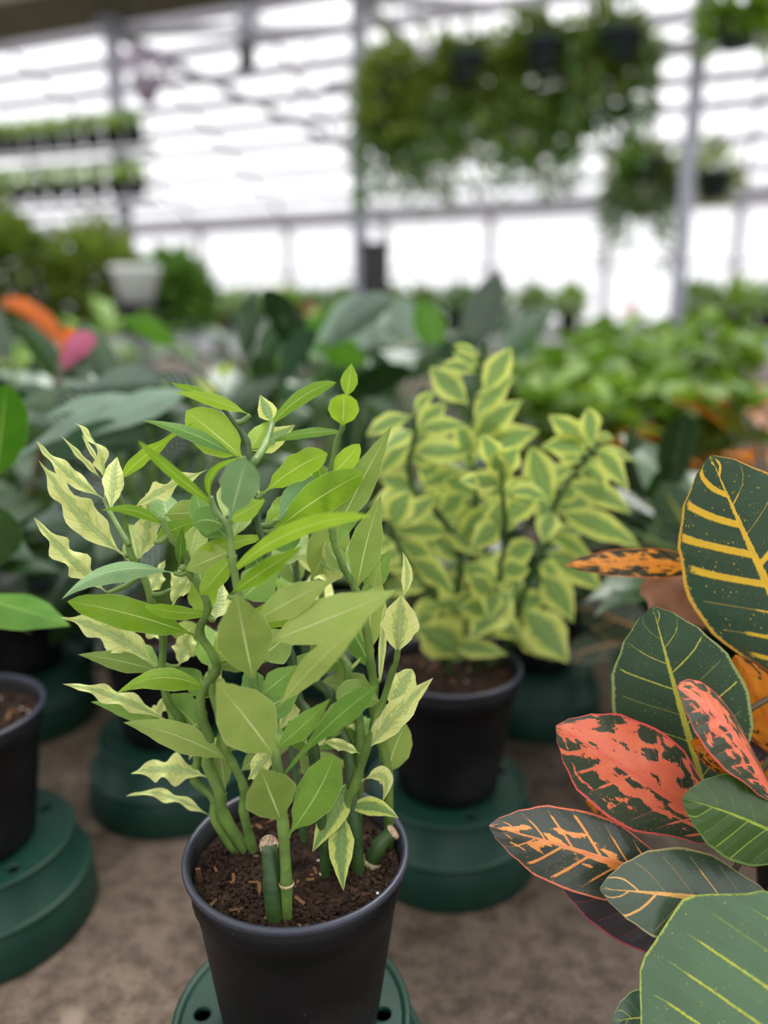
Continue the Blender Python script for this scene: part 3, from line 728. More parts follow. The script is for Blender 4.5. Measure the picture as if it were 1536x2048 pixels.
def bushy(name, x, y, label, cat, key, args, group=None, nst=5, h=.3, spread=.12, L=.08, per=8, z=ZB, seed=1, up=.4, pot=True):
    global R
    keep = R; R = random.Random(seed)
    if pot: e, s = potted(name, x, y, label, cat, group, z); zs = z+HP-.02
    else: e = empty(name, (x, y, z), label, cat, group); zs = z
    for i in range(nst):
        a = 2*PI*i/nst+R.random()*.8; b = Vector((x+.03*math.cos(a), y+.03*math.sin(a), zs-.01)); k = R.uniform(.7, 1)
        tp = Vector((x+spread*k*math.cos(a), y+spread*k*math.sin(a), zs+h*R.uniform(.75, 1.05)))
        md = (b+tp)*.5+Vector((-.02*math.cos(a), -.02*math.sin(a), .03))
        path = smooth_path([b, md, tp], 5); mb = MB(); mb.tube(path, [.0045-.0025*j/(len(path)-1) for j in range(len(path))], 6)
        st = mb.build('stem', M['stem'], e, b)
        for j in range(per):
            q = path[min(len(path)-1, int(len(path)*(.15+.85*j/per)))]; aa = a+j*2.4+R.uniform(-.4, .4)
            put_leaf(ul(key, *args), st, q, (math.cos(aa), math.sin(aa), R.uniform(-.1, up)+.5*(j/per)), L*R.uniform(.7, 1.15), R.uniform(-.5, .5))
    R = keep; return e
def rosette(name, x, y, label, cat, key, args, group=None, n=16, pl=.2, L=.2, z=ZB, seed=1, lean=(0, 0), lo=.25, hi=1.25, pm='petiole'):
    global R
    keep = R; R = random.Random(seed)
    e, s = potted(name, x, y, label, cat, group, z); zs = z+HP-.02
    for i in range(n):
        a = i*2.4+R.uniform(-.3, .3); el = R.uniform(lo, hi); d = Vector((math.cos(a)*math.cos(el)+lean[0], math.sin(a)*math.cos(el)+lean[1], math.sin(el)))
        b = Vector((x+.012*math.cos(a), y+.012*math.sin(a), zs-.01)); q = b+d*pl*R.uniform(.75, 1.15)
        md = (b+q)*.5+Vector((0, 0, .02)); mb = MB(); mb.tube(smooth_path([b, md, q], 4), .003, 6)
        pt = mb.build('leaf_stalk', M[pm], e, b)
        dd = Vector((d.x, d.y, d.z*.5-R.uniform(0, .45)))
        put_leaf(ul(key, *args), pt, q, dd, L*R.uniform(.75, 1.15), R.uniform(-.35, .35))
    R = keep; return e
A_DARK = ('lance', .40, .16, .22, .12, 'leaf_dark', 12, 3)
A_GLOSS = ('oval', .44, .15, .18, .10, 'leaf_glossy', 12, 3)
A_STRIPE = ('lance', .34, .14, .2, .15, 'leaf_striped', 12, 3)
A_LIME = ('oval', .55, .12, .15, .12, 'leaf_grass', 8, 2)
A_EDGE = ('lance', .45, .10, .15, .15, 'leaf_edged', 8, 2)
A_FIRE = ('croton', .30, .12, .15, .15, 'croton_fire', 8, 2)
A_CROT = ('croton', .36, .12, .15, .05, 'croton_amber', 8, 2)
def traced(e, crown, lst, pm='petiole', free=False):
    """leaves followed one by one in the photograph, on stalks from the plant's crown"""
    for b, t, wd, Y, dy, mt, kw in lst:
        B = at(b[0], b[1], Y); m = MB(); c = Vector(crown)
        m.tube(smooth_path([c, (c+B)*.5+Vector((0, 0, .03)), B], 5), .0032, 6); st = m.build('leaf_stalk', M[pm], e, c)
        o = leaf(st, b, t, wd, Y, dy, mt, base3=B, n=14, m=3, **kw)
        if free: FREE.append(o)
# plant of the bare soiled pot at the left edge
e, s3 = potted('potted_plant', -.461, .755, 'broad leaved dark green plant in black pot showing bare soil, on pale floor'); grains(s3, -.461, .755, 600, .071, ZS, 21)
traced(e, (-.50, .79, ZS), [
 ((-10, 965), (14, 768), 100, .82, -.02, 'leaf_bright', dict(prof='oval')),
 ((-70, 1190), (140, 1252), 84, .70, -.04, 'leaf_bright', dict(prof='lance', mid=(40, 1218), roll=-35, fold=.25)),
 ((-30, 1150), (-10, 1010), 120, .80, 0, 'leaf_dark', dict(prof='oval')),
 ((-50, 900), (110, 850), 60, .86, .03, 'leaf_dark', dict()),
 ((-60, 1050), (70, 1120), 70, .84, .02, 'leaf_glossy', dict())])
# striped plant behind the lime one
e, s4 = potted('potted_plant', -.306, 1.0, 'dark plant with silver striped leaves in black pot behind the lime leaved plant')
ES = e
traced(e, (-.306, 1.0, ZS), [
 ((395, 778), (150, 885), 62, .98, -.08, 'leaf_glossy', dict(mid=(270, 815), roll=38, fold=.1)),
 ((300, 790), (20, 925), 66, 1.0, -.10, 'leaf_glossy', dict(mid=(150, 830), roll=40, fold=.1)),
 ((250, 940), (120, 880), 60, .94, -.05, 'leaf_striped', dict(prof='oval')),
 ((260, 960), (150, 1000), 60, .95, -.03, 'leaf_striped', dict()),
 ((300, 930), (385, 860), 60, .97, -.02, 'leaf_striped', dict(prof='oval')),
 ((330, 960), (250, 850), 66, 1.0, .02, 'leaf_dark', dict(prof='oval')),
 ((330, 1000), (410, 900), 70, 1.0, .03, 'leaf_dark', dict(prof='oval')),
 ((240, 1040), (60, 960), 70, 1.0, -.02, 'leaf_dark', dict(mid=(150, 985))),
 ((240, 1060), (40, 1060), 70, 1.0, -.02, 'leaf_glossy', dict(mid=(140, 1040))),
 ((230, 1080), (70, 1150), 70, 1.0, -.02, 'leaf_dark', dict(mid=(150, 1100))),
 ((250, 1230), (188, 1330), 52, .98, -.03, 'leaf_striped', dict()),
 ((380, 1100), (480, 960), 80, 1.02, .03, 'leaf_dark', dict()),
 ((440, 1060), (560, 930), 76, 1.02, .05, 'leaf_dark', dict(prof='oval')),
 ((300, 850), (110, 760), 60, 1.06, .08, 'leaf_glossy', dict(mid=(200, 785), roll=30)),
 ((260, 820), (90, 800), 50, 1.1, .08, 'leaf_dark', dict(mid=(170, 795))),
 ((400, 880), (440, 780), 60, 1.05, .05, 'leaf_dark', dict())])
EL = rosette('potted_plant', -.62, 1.22, 'dark leaved plant behind the bare soiled pot', 'plant', 'dark', A_DARK, None, 30, .24, .22, seed=4)
EM = rosette('potted_plant', -.09, 1.38, 'dark leaved plant between the lime leaved and yellow edged plants', 'plant', 'dark', A_DARK, None, 26, .20, .18, seed=6, hi=.9)
riser(-.62, 1.22, 'upturned green pot riser under a broad dark plant beyond the bare soiled pot'); riser(-.09, 1.38, 'upturned green pot riser under the dark plant behind the yellow edged one')
for i, (x, y, sd) in enumerate(((-.78, .98, 51), (-.66, 1.49, 52), (.04, 1.13, 56), (.52, 1.03, 55))):
    e = rosette('potted_plant', x, y, ('low dark plant beside the bare soiled pot', 'dark plant behind the silver striped one', 'dark plant right behind the yellow edged pot', 'dark plant beside the dull green croton')[i], 'plant', 'dark', A_DARK, None, 26, .17, .19, seed=sd, hi=1.1, lo=.1)
    ED2 = e
    riser(x, y, 'upturned green pot riser under the '+('low dark plant beside the bare soiled pot', 'dark plant behind the silver striped one', 'dark plant close behind the yellow edged one', 'dark plant beside the dull green croton')[i])
def thicket(e, crown, n, seed, box, Ys, mats, Ls, ws, dirs):
    r = random.Random(seed); lst = []
    for i in range(n):
        b = (r.uniform(box[0], box[2]), r.uniform(box[1], box[3])); a = math.radians(r.uniform(*dirs)); L = r.uniform(*Ls)
        t_ = (b[0]+L*math.cos(a), b[1]+L*math.sin(a)); Y = r.uniform(*Ys)
        lst.append((b, t_, r.uniform(*ws), Y, r.uniform(-.08, .03), r.choice(mats), dict(mid=((b[0]+t_[0])/2, (b[1]+t_[1])/2-r.uniform(8, 28)), roll=r.uniform(-45, 45), prof=r.choice(['lance', 'oval', 'lance']), fold=.2)))
    traced(e, crown, lst, free=True)
thicket(ES, (-.306, 1.0, ZS), 26, 5, (190, 760, 430, 1160), (.95, 1.12), ['leaf_dark', 'leaf_dark', 'leaf_glossy', 'leaf_striped'], (150, 240), (52, 80), (120, 215))
thicket(EL, (-.62, 1.22, ZS), 26, 6, (0, 720, 300, 1150), (1.12, 1.35), ['leaf_dark', 'leaf_glossy', 'leaf_dark'], (140, 220), (50, 76), (110, 250))
thicket(EM, (-.09, 1.38, ZS), 30, 7, (330, 700, 900, 1000), (1.28, 1.5), ['leaf_dark', 'leaf_glossy', 'leaf_dark', 'leaf_bright'], (120, 200), (44, 66), (180, 360))
thicket(ED2, (.52, 1.03, ZS), 16, 8, (1180, 980, 1420, 1180), (1.02, 1.2), ['leaf_dark'], (110, 170), (50, 70), (150, 300))
for i, (x, y) in enumerate(((-1.25, 2.2), (-.80, 2.15), (-.40, 2.15), (-1.62, 2.3))):
    rosette('potted_plant', x, y, ('spreading grey green plant next to the orange bract', 'spreading grey green plant behind the pink bract', 'spreading grey green plant before the low bench', 'spreading grey green plant below the bench of shrubs')[i], 'plant', 'gloss', A_GLOSS, None, 34, .23, .20, seed=130+i, hi=1.2)
    riser(x, y, 'upturned green pot riser under a spreading grey green plant', 'risers under the spreading plants')
# broad grey green plants of the middle ground
e, s5 = potted('potted_plant', -.02, 1.72, 'tall peace lily like plant with big glossy grey green leaves'); riser(-.02, 1.72, 'upturned green pot riser under the big glossy leaved plant')
G_ = 'leaf_glossy'; D_ = 'leaf_dark'
traced(e, (-.02, 1.72, ZS), [
 ((925, 725), (1000, 543), 78, 1.66, .02, D_, dict(prof='oval')),
 ((885, 715), (838, 598), 66, 1.66, .02, 'leaf_bright', dict(prof='oval')),
 ((845, 705), (695, 785), 74, 1.60, -.10, G_, dict(mid=(770, 735), roll=35, fold=.05)),
 ((650, 745), (705, 588), 118, 1.70, .12, G_, dict(prof='oval', roll=-30, fold=.05)),
 ((548, 760), (672, 600), 48, 1.62, 0, 'leaf_bright', dict(mid=(600, 690))),
 ((600, 768), (765, 688), 50, 1.58, -.03, D_, dict(mid=(680, 735))),
 ((990, 725), (1115, 612), 70, 1.66, .1, G_, dict(roll=35)),
 ((790, 690), (740, 620), 80, 1.74, .06, G_, dict(prof='oval', roll=30)),
 ((830, 690), (800, 590), 70, 1.75, .06, G_, dict(prof='oval', roll=30)),
 ((860, 720), (960, 680), 50, 1.64, -.03, G_, dict(roll=30)),
 ((720, 745), (830, 700), 46, 1.60, .0, D_, dict()),
 ((800, 760), (880, 690), 60, 1.62, .0, D_, dict(prof='oval')),
 ((640, 790), (720, 800), 70, 1.60, .0, D_, dict(prof='oval')),
 ((800, 800), (700, 850), 70, 1.58, -.05, D_, dict(prof='oval')),
 ((880, 800), (960, 760), 70, 1.62, 0, D_, dict(prof='oval'))])
rosette('potted_plant', -.42, 1.62, 'spreading dark plant with grey green leaves beside the glossy leaved plant', 'plant', 'gloss', A_GLOSS, None, 32, .26, .22, seed=11, hi=1.0)
riser(-.42, 1.62, 'upturned green pot riser under the spreading grey green plant')
EB1 = rosette('potted_plant', -.85, 1.75, 'dark broad leaved plant below the orange and pink bracts', 'plant', 'dark', A_DARK, None, 18, .24, .22, seed=14)
riser(-.85, 1.75, 'upturned green pot riser under the plant below the orange bracts')
rosette('potted_plant', -.05, 2.12, 'dark glossy plant in front of the black box on a post', 'plant', 'gloss', A_GLOSS, None, 18, .24, .2, seed=18, hi=1.0)
riser(-.05, 2.12, 'upturned green pot riser under the plant before the black box')
bushy('potted_plant', -.36, 1.34, 'pale yellow edged plant half hidden behind the lime leaved plant', 'plant', 'edge', A_EDGE, None, 6, .34, .10, .085, 8, seed=23)
riser(-.36, 1.34, 'upturned green pot riser hidden behind the lime leaved plant')
# bright bracts at the left
def bract(e, px, py, tx, ty, wd, Y, mt, label, foot):
    p = at(px, py, Y); f = Vector(foot)
    m = MB(); m.tube(smooth_path([f, (f+p)*.5+Vector((0, .02, .02)), p], 4), .005, 7); st = m.build('flower_stalk', M['stem_brown'], e, f); st['label'] = label
    for k in range(3):
        leaf(st, (px, py), (tx+R.uniform(-12, 12)*k, ty+14*k), wd, Y, .02*k, mt, base3=p, prof='strap', mid=((px+tx)/2, (py+ty)/2-14), name='bract')
bract(EB1, 2, 605, 122, 665, 34, 1.75, 'orange', 'bright orange bract arching over the dark plants', (-.85, 1.76, ZS))
bract(EL, 128, 735, 190, 672, 46, 1.16, 'pink', 'pink bract standing among grey green leaves', (-.62, 1.21, ZS))
bract(EL, 125, 720, 150, 660, 31, 1.17, 'orange', 'orange bract beside the pink one', (-.63, 1.22, ZS))

# ------------------------------------------------------------------ the croton at the right
CX, CY = .405, .57
riser(CX, CY, 'upturned green pot riser under the coral and yellow croton', rot=.2)
ec, sC = potted('potted_croton', CX, CY, 'croton with large dark leaves boldly veined yellow and coral')
trunk = []
tr0 = Vector((CX, CY, ZS-.01))
pth = smooth_path([tr0, tr0+Vector((-.01, -.01, .10)), tr0+Vector((0, -.02, .20)), tr0+Vector((.02, -.03, .33))], 6)
m = MB(); m.tube(pth, [.008-.003*i/(len(pth)-1) for i in range(len(pth))], 10); trunk = m.build('stem', M['stem_brown'], ec, tr0)
CL = [
 ((1670, 1450), (1421, 911), 300, .575, -.01, 'croton_yellow', dict(mid=(1540, 1180), fold=.12, wave=.04)),
 ((1440, 1680), (1306, 1213), 264, .545, .0, 'croton_dark', dict(mid=(1368, 1440), fold=.10)),
 ((1500, 1705), (1112, 1452), 205, .512, -.005, 'croton_coral', dict(mid=(1290, 1562), fold=.14, wave=.05)),
 ((1440, 1800), (978, 1652), 160, .492, -.005, 'croton_mixed', dict(mid=(1190, 1712), fold=.22, wave=.05)),
 ((1500, 1925), (1104, 1728), 150, .51, -.005, 'croton_purple', dict(mid=(1290, 1822), fold=.1)),
 ((1600, 1830), (1200, 1778), 185, .472, -.005, 'croton_amber', dict(mid=(1395, 1796), fold=.14)),
 ((1790, 1850), (1340, 2310), 590, .388, -.008, 'croton_green', dict(mid=(1575, 2075), fold=.06, prof='oval')),
 ((1660, 1725), (1364, 1597), 172, .482, -.005, 'croton_plain', dict(mid=(1505, 1645), fold=.1)),
 ((1570, 1640), (1355, 1374), 92, .490, -.01, 'croton_coral', dict(mid=(1462, 1462), roll=50, fold=.3)),
 ((1500, 1580), (1381, 1484), 66, .50, .0, 'croton_fire', dict(mid=(1440, 1512))),
 ((1440, 1138), (1130, 1130), 60, .64, .0, 'croton_orange', dict(mid=(1290, 1126), prof='strap', fold=.1)),
 ((1420, 2090), (1225, 2046), 110, .47, .0, 'croton_dark', dict(mid=(1320, 2040))),
 ((1290, 1620), (1172, 1602), 60, .57, .0, 'croton_fire', dict(prof='oval')),
 ((1600, 1560), (1470, 1310), 120, .575, .0, 'croton_fire', dict(mid=(1530, 1430), fold=.3)),
 ((1700, 1150), (1500, 960), 190, .70, .0, 'croton_dark', dict()),
 ((1620, 1600), (1500, 1480), 130, .60, .0, 'croton_fire', dict()),
 ((1640, 1690), (1420, 1690), 90, .60, .0, 'croton_mixed', dict()),
 ((1580, 1500), (1460, 1470), 80, .60, .0, 'croton_purple', dict()),
 ((1700, 1350), (1600, 1000), 220, .66, .02, 'croton_yellow', dict()),
 ((1800, 1500), (2000, 1250), 240, .60, .05, 'croton_yellow', dict()),
 ((1820, 1700), (2080, 1640), 220, .60, .05, 'croton_coral', dict()),
]
for b, t, wd, Y, dy, mt, kw in CL:
    B = at(b[0], b[1], Y)
    tp = min(pth[6:], key=lambda q: (q-B).length+abs(q.z-(B.z-.03))*.5)
    m = MB(); m.tube(smooth_path([tp, (tp+B)*.5+Vector((0, 0, .07 if B.z < ZR+.01 else -.004)), B], 4), .0024, 7); st = m.build('leaf_stalk', M['stem_brown'], ec, tp)
    k = dict(prof='croton', n=22, m=5); k.update(kw)
    leaf(st, b, t, wd, Y, dy, mt, base3=B, **k)
B = at(1410, 1255, .665); tp = pth[-6]
m = MB(); m.tube([tp, B], .0018, 6); st = m.build('leaf_stalk', M['stem_brown'], ec, tp)
tag(leaf(st, (1410, 1255), (1290, 1150), 110, .665, .02, 'dry', base3=B, prof='oval', wave=.5, curl=.4, name='dry_leaf'), 'curled brown dry leaf')
# duller croton behind
e6, s6 = potted('potted_croton', .262, 1.24, 'dull green croton with yellow midribs behind the yellow edged plant')
traced(e6, (.262, 1.24, ZS), [
 ((1350, 1290), (1152, 1208), 88, .98, -.03, 'croton_amber', dict(prof='croton', mid=(1245, 1243))),
 ((1300, 1275), (1118, 1318), 62, .98, -.04, 'croton_amber', dict(prof='croton', mid=(1205, 1292))),
 ((1400, 1100), (1322, 965), 96, 1.02, 0, 'croton_dark', dict(prof='croton')),
 ((1330, 1180), (1240, 1120), 70, 1.15, 0, 'croton_dark', dict(prof='croton')),
 ((1270, 1200), (1200, 1130), 80, 1.2, 0, 'croton_dark', dict(prof='croton')),
 ((1250, 1100), (1310, 1010), 80, 1.25, 0, 'leaf_dark', dict(prof='croton')),
 ((1190, 1210), (1090, 1190), 80, 1.2, 0, 'leaf_dark', dict(prof='croton')),
 ((1290, 1130), (1390, 1060), 80, 1.25, 0, 'leaf_dark', dict(prof='croton'))], 'stem_brown')
# lime masses at the right
LM = [(.42, 1.62, 31, .30), (.70, 1.72, 32, .32), (.55, 1.95, 33, .36), (.86, 2.1, 34, .37), (.30, 2.12, 35, .34), (.70, 2.4, 36, .40), (1.05, 2.5, 37, .42)]
for i, (x, y, sd, h) in enumerate(LM):
    bushy('potted_plant', x, y, 'bushy bright green plant crowded behind the crotons', 'plant', 'lime', A_LIME, 'bright green plants behind the crotons', 9, h, .145, .10, 18, seed=sd)
    riser(x, y, 'upturned green pot riser under a bushy bright green plant', 'risers under the bright green plants')
for i, (x, y, sd) in enumerate(((.80, 1.50, 41), (1.10, 1.80, 42))):
    rosette('potted_croton', x, y, 'orange and yellow croton beside the bright green plants', 'plant', 'fire', A_FIRE, 'orange crotons beside the bright green plants', 44, .26, .16, seed=sd, pm='stem_brown')
    riser(x, y, 'upturned green pot riser under an orange croton', 'risers under the orange crotons')
rosette('potted_croton', .66, 1.28, 'low dark croton behind the coral and yellow one', 'plant', 'crot', A_CROT, None, 16, .16, .15, seed=47, pm='stem_brown', hi=.8)
riser(.66, 1.28, 'upturned green pot riser under the low dark croton')

# ------------------------------------------------------------------ benches and far plants
def foliage(parent, c, rad, n, L, mt, seed, droop=0., name='foliage', zmin=-9):
    r = random.Random(seed); g = MB(); c = Vector(c)
    for i in range(n):
        a = r.random()*2*PI; el = math.asin(r.uniform(-.6, 1)); q = r.random()**.4
        d = Vector((math.cos(a)*math.cos(el), math.sin(a)*math.cos(el), math.sin(el)))
        p = c+Vector((d.x*rad[0], d.y*rad[1], d.z*rad[2]))*q
        p.z -= droop*q*q*r.random()
        t = (d+Vector((r.uniform(-.7, .7), r.uniform(-.7, .7), r.uniform(-.8, .4)))).normalized(); s = t.cross(Vector((r.uniform(-1, 1), r.uniform(-1, 1), 1))).normalized()
        l = L*r.uniform(.6, 1.2); b = len(g.v); wv = s*l*.26; nn = t.cross(s)*l*.06
        g.v += [tuple(p), tuple(p+t*l*.4+wv+nn), tuple(p+t*l), tuple(p+t*l*.4-wv+nn), tuple(p+t*l*.45)]
        g.uv += [(0, .5), (.4, 1), (1, .5), (.4, 0), (.45, .5)]
        g.f += [(b, b+1, b+4), (b+1, b+2, b+4), (b+2, b+3, b+4), (b+3, b, b+4)]
    g.v = [(x, y, max(z, zmin+.004)) for x, y, z in g.v]
    return tag(g.build(name, M[mt], parent, c), kind='stuff')
def bench(x, y, lx, ly, z, rot, label):
    e = empty('plant_bench', (x, y, 0), label, 'bench'); rm = Matrix.Rotation(rot, 3, 'Z'); o = Vector((x, y, 0))
    n = int(ly/.14)
    for i in range(n):
        m = MB(); p = o+rm @ Vector((0, -ly/2+.07+i*.14, z)); m.box(p, (lx, .11, .025), rm); m.build('slat', M['bench_top'], e, p, False)
    for sx in (-1, 1):
        for sy in (-1, 1):
            p = o+rm @ Vector((sx*(lx/2-.06), sy*(ly/2-.06), z/2-.012)); m = MB(); m.box(p, (.06, .06, z-.024), rm); m.build('leg', M['steel'], e, p, False)
    return e
WR = math.atan2(WD.y, WD.x)
bench(-2.15, 4.35, 2.4, 1.0, .62, -.2, 'grey slatted bench under the dark green shrubs'); 
SHR = [(-1.95, 4.1, .95, .38, 'leaf_olive', 'bushy olive green shrub on the bench behind the orange bract'), (-1.50, 4.2, .90, .34, 'leaf_olive', 'bushy shrub on the bench beside the white pot'), (-2.45, 4.35, .98, .40, 'leaf_grass', 'tall bushy shrub at the far end of the slatted bench'), (-1.08, 4.15, .84, .24, 'leaf_mid', 'small grey green shrub on the bench near the white pot')]
for i, (x, y, z, r_, mt, lab) in enumerate(SHR):
    e = empty('potted_shrub', (x, y, .633), lab, 'shrub')
    m = MB(); m.lathe([(.005, 0), (.075, 0), (.1, .14), (.105, .14), (.105, .16), (.095, .16), (.09, .12), (.005, .12)], (x, y, .633), 20); m.build('pot', M['pot_black'], e, (x, y, .633))
    m = MB(); m.tube([(x, y, .74), (x+.02, y, .9), (x, y, z)], [.014, .011, .008], 7); m.build('trunk', M['stem_brown'], e, (x, y, .74))
    foliage(e, (x, y, z-.02), (min(.245, r_*.75), r_*.9, r_*.95), 1500, .09, mt, 60+i, .12, zmin=.634)
p = at(272, 560, 3.6)
PZ = .76
e = empty('white_pot', (p.x, p.y, PZ), 'white pot standing among the shrubs on the slatted bench', 'pot')
m = MB(); m.box((p.x, p.y, PZ-.0635), (.16, .16, .125)); m.build('stand', M['pot_black'], e, (p.x, p.y, PZ), False)
m = MB(); m.lathe([(.003, 0), (.07, 0), (.105, .135), (.112, .14), (.112, .16), (.10, .16), (.095, .13), (.003, .13)], (p.x, p.y, PZ), 24); m.build('pot_body', M['pot_white'], e, (p.x, p.y, PZ))
m = MB(); m.lathe([(.003, .142), (.092, .14), (.098, .132)], (p.x, p.y, PZ), 24); m.build('soil', M['soil'], e, (p.x, p.y, PZ))
bench(-.2, 6.4, 3.6, 1.0, .62, -.25, 'long grey bench of low green plants before the far wall')
bench(3.3, 5.0, 2.8, 1.0, .60, -.30, 'long grey bench of seedlings behind the bright green plants')
rr = random.Random(77)
def bench_plants(cx, cy, rot, lx, z, n, mts, lab, grp):
    rm = Matrix.Rotation(rot, 3, 'Z')
    for row in (-.3, .05, .36):
        for i in range(n):
            q = Vector((cx, cy, z+.0125))+rm @ Vector((-lx/2+.15+(lx-.3)*i/(n-1), row, 0))
            e = empty('potted_seedling', q, lab, 'plant', grp)
            m = MB(); m.lathe([(.003, 0), (.055, 0), (.075, .11), (.08, .11), (.08, .125), (.07, .125), (.066, .1), (.003, .1)], q, 14); m.build('pot', M[rr.choice(['pot_black', 'pot_black', 'terracotta', 'pot_black'])], e, q)
            foliage(e, q+Vector((0, 0, .20)), (.112, .112, .12), 150, .07, rr.choice(mts), rr.randint(1, 9999))
bench_plants(-.2, 6.4, -.25, 3.6, .62, 13, ['leaf_grass', 'leaf_bright', 'leaf_lime', 'leaf_grass'], 'small green plant in a row on the far bench', 'small plants on the far bench')
bench_plants(3.3, 5.0, -.30, 2.8, .60, 11, ['leaf_grass', 'leaf_lime', 'leaf_bright', 'leaf_olive'], 'small plant in a row on the bench behind the bright green plants', 'small plants on the right hand bench')
for i, (x, y, Y) in enumerate(((583, 640, 3.75), (615, 620, 4.3), (1075, 640, 3.95), (1260, 618, 3.95))):
    p = at(x, y, Y); e = empty('red_flower', (p.x, p.y, 0), ['bright red flower head near the black box', 'faint red flower head beside the black box', 'dull red flower head behind the bright green plants', 'rust red flower head below the low dark hanging basket'][i], 'flower')
    m = MB(); m.tube([(p.x, p.y, 0), (p.x+.02, p.y, p.z*.6), tuple(p)], .006, 6); m.build('flower_stalk', M['stem'], e, (p.x, p.y, 0))
    foliage(e, p, (.028, .028, .028), 30, .035, 'red', 300+i, name='petals')
    foliage(e, (p.x, p.y, p.z-.30), (.16, .16, .22), 160, .09, 'leaf_dark', 320+i)

# low bench of grey green plants between the pots and the far benches
bench(-.55, 2.95, 3.3, .8, .30, .06, 'low slatted bench crowded with grey green plants')
for i in range(7):
    rosette('potted_plant', -2.0+i*.48, 2.95+.12*(i % 2)+.03*i, 'grey green leafy plant on the low slatted bench', 'plant', 'gloss2' if i % 2 else 'bright2', A_GLOSS if i % 2 else ('oval', .5, .14, .18, .1, 'leaf_mid', 10, 2), 'plants on the low slatted bench', 26, .22, .17, z=.3125, seed=80+i)

# black box on a post
p = at(750, 540, 3.75); e = empty('control_box', (p.x, p.y, 0), 'black box on a slanting black post in front of the white wall', 'box')
m = MB(); m.box(p, (.13, .09, .19)); m.build('box_body', M['black'], e, p, False)
m = MB(); m.box(p+Vector((0, 0, .107)), (.142, .10, .024)); m.build('lid', M['black'], e, p, False)
m = MB(); m.tube([p-Vector((0, 0, .09)), Vector((p.x+.06, p.y, .40)), Vector((p.x+.10, p.y, 0))], [.05, .03, .03], 10); m.build('post', M['black'], e, (p.x, p.y, 0))

# ------------------------------------------------------------------ hanging shelves at the left
def shelf(a, b, lab, plab, grp, ztop):
    d = (b-a); L = d.length; d.normalize(); rm = Matrix.Rotation(math.atan2(d.y, d.x), 3, 'Z'); c = (a+b)/2
    e = empty('hanging_shelf', c, lab, 'shelf')
    for q in (-.038, .038):
        m = MB(); m.box(c+rm @ Vector((0, q, 0)), (L+.12, .014, .02), rm); m.build('rail', M['white_paint'], e, c, False)
    for q in (a-d*.05, b+d*.05):
        m = MB(); m.box(q, (.016, .09, .018), rm); m.build('cross_bar', M['white_paint'], e, q, False)
        m = MB(); m.tube([q, Vector((q.x, q.y, ztop))], .005, 6); m.build('hanger_rod', M['wire'], e, q)
    n = int(L/.15)
    for i in range(n):
        q = a+d*(.07+(L-.14)*i/(n-1))+Vector((0, 0, .01)); pe = empty('potted_seedling', q, plab, 'plant', grp)
        m = MB(); m.lathe([(.003, 0), (.042, 0), (.058, .095), (.062, .095), (.062, .108), (.052, .108), (.05, .09), (.003, .09)], q, 14); m.build('pot', M['pot_black'], pe, q)
        foliage(pe, q+Vector((0, 0, .15)), (.038, .08, .06), 130, .05, 'leaf_lime', 500+i)
SA, SB = at(-330, 345, 6.05), at(288, 292, 5.3); zu = (SA.z+SB.z)/2; zl = at(288, 398, 5.3).z
shelf(Vector((SA.x, SA.y, zu)), Vector((SB.x, SB.y, zu)), 'upper white hanging rail shelf of lime plants', 'small lime plant in black pot on the upper hanging shelf', 'lime plants on the upper shelf', 2.62)
shelf(Vector((SA.x, SA.y, zl)), Vector((SB.x, SB.y, zl)), 'lower white hanging rail shelf of lime plants', 'small lime plant in black pot on the lower hanging shelf', 'lime plants on the lower shelf', zu)

# ------------------------------------------------------------------ hanging baskets
def basket(x, y, wpx, Y, lab, seed, n=520, rx=1.0, dz=0., mt='leaf_bright', droop=.35, up=.16, group=None, top=2.61, fy=.14):
    p = at(x, y, Y); s = 1.2*wpx*depth(p)/FPX/.26
    e = empty('hanging_basket', p-Vector((0, 0, .09*s)), lab, 'hanging basket', group); o = p-Vector((0, 0, .09*s))
    m = MB(); m.lathe([(.003, 0), (.085*s, 0), (.125*s, .16*s), (.132*s, .16*s), (.132*s, .18*s), (.12*s, .18*s), (.115*s, .14*s), (.003, .14*s)], o, 22); m.build('pot', M['basket_plastic'], e, o)
    hook = o+Vector((0, 0, .40*s))
    for k in range(3):
        a = k*2.1+.4; q = o+Vector((.125*s*math.cos(a), .125*s*math.sin(a), .17*s)); bar(q, hook, .003, 5).build('hanger_wire', M['wire'], e, q)
    m = MB(); m.tube([hook, Vector((hook.x, hook.y, top))], .004, 5); m.build('hook_rod', M['wire'], e, hook)
    foliage(e, o+Vector((0, fy, up*s+.03)), (.29*s*rx, .19*s*rx, .25*s), int(n*1.3), .10, mt, seed, droop)
    if droop > .2: foliage(e, o+Vector((0, fy+.06, -.12*s)), (.27*s*rx, .15*s*rx, .34*s), n//2, .10, 'leaf_bright', seed+1, droop, 'trailing_foliage')
    r = random.Random(seed)
    if droop > .2:
        for k in range(7):            # thin vines trailing over the rim
            a = k*.95+r.random(); q = o+Vector((.13*s*math.cos(a), .13*s*abs(math.sin(a)), .17*s)); ln = r.uniform(.4, .8)
            f = q+Vector((.10*math.cos(a)+r.uniform(-.05, .05), .1*abs(math.sin(a)), -ln)); m = MB()
            m.tube(smooth_path([q, q+Vector((.08*math.cos(a), .08*abs(math.sin(a)), -.05)), f], 4), .004, 5); v = m.build('vine', M['stem'], e, q)
            foliage(v, (q+f)*.5, (.05, .05, ln*.5), 30, .08, r.choice(['leaf_olive', 'leaf_teal', 'leaf_teal', 'leaf_edged']), seed+k, name='vine_leaves')
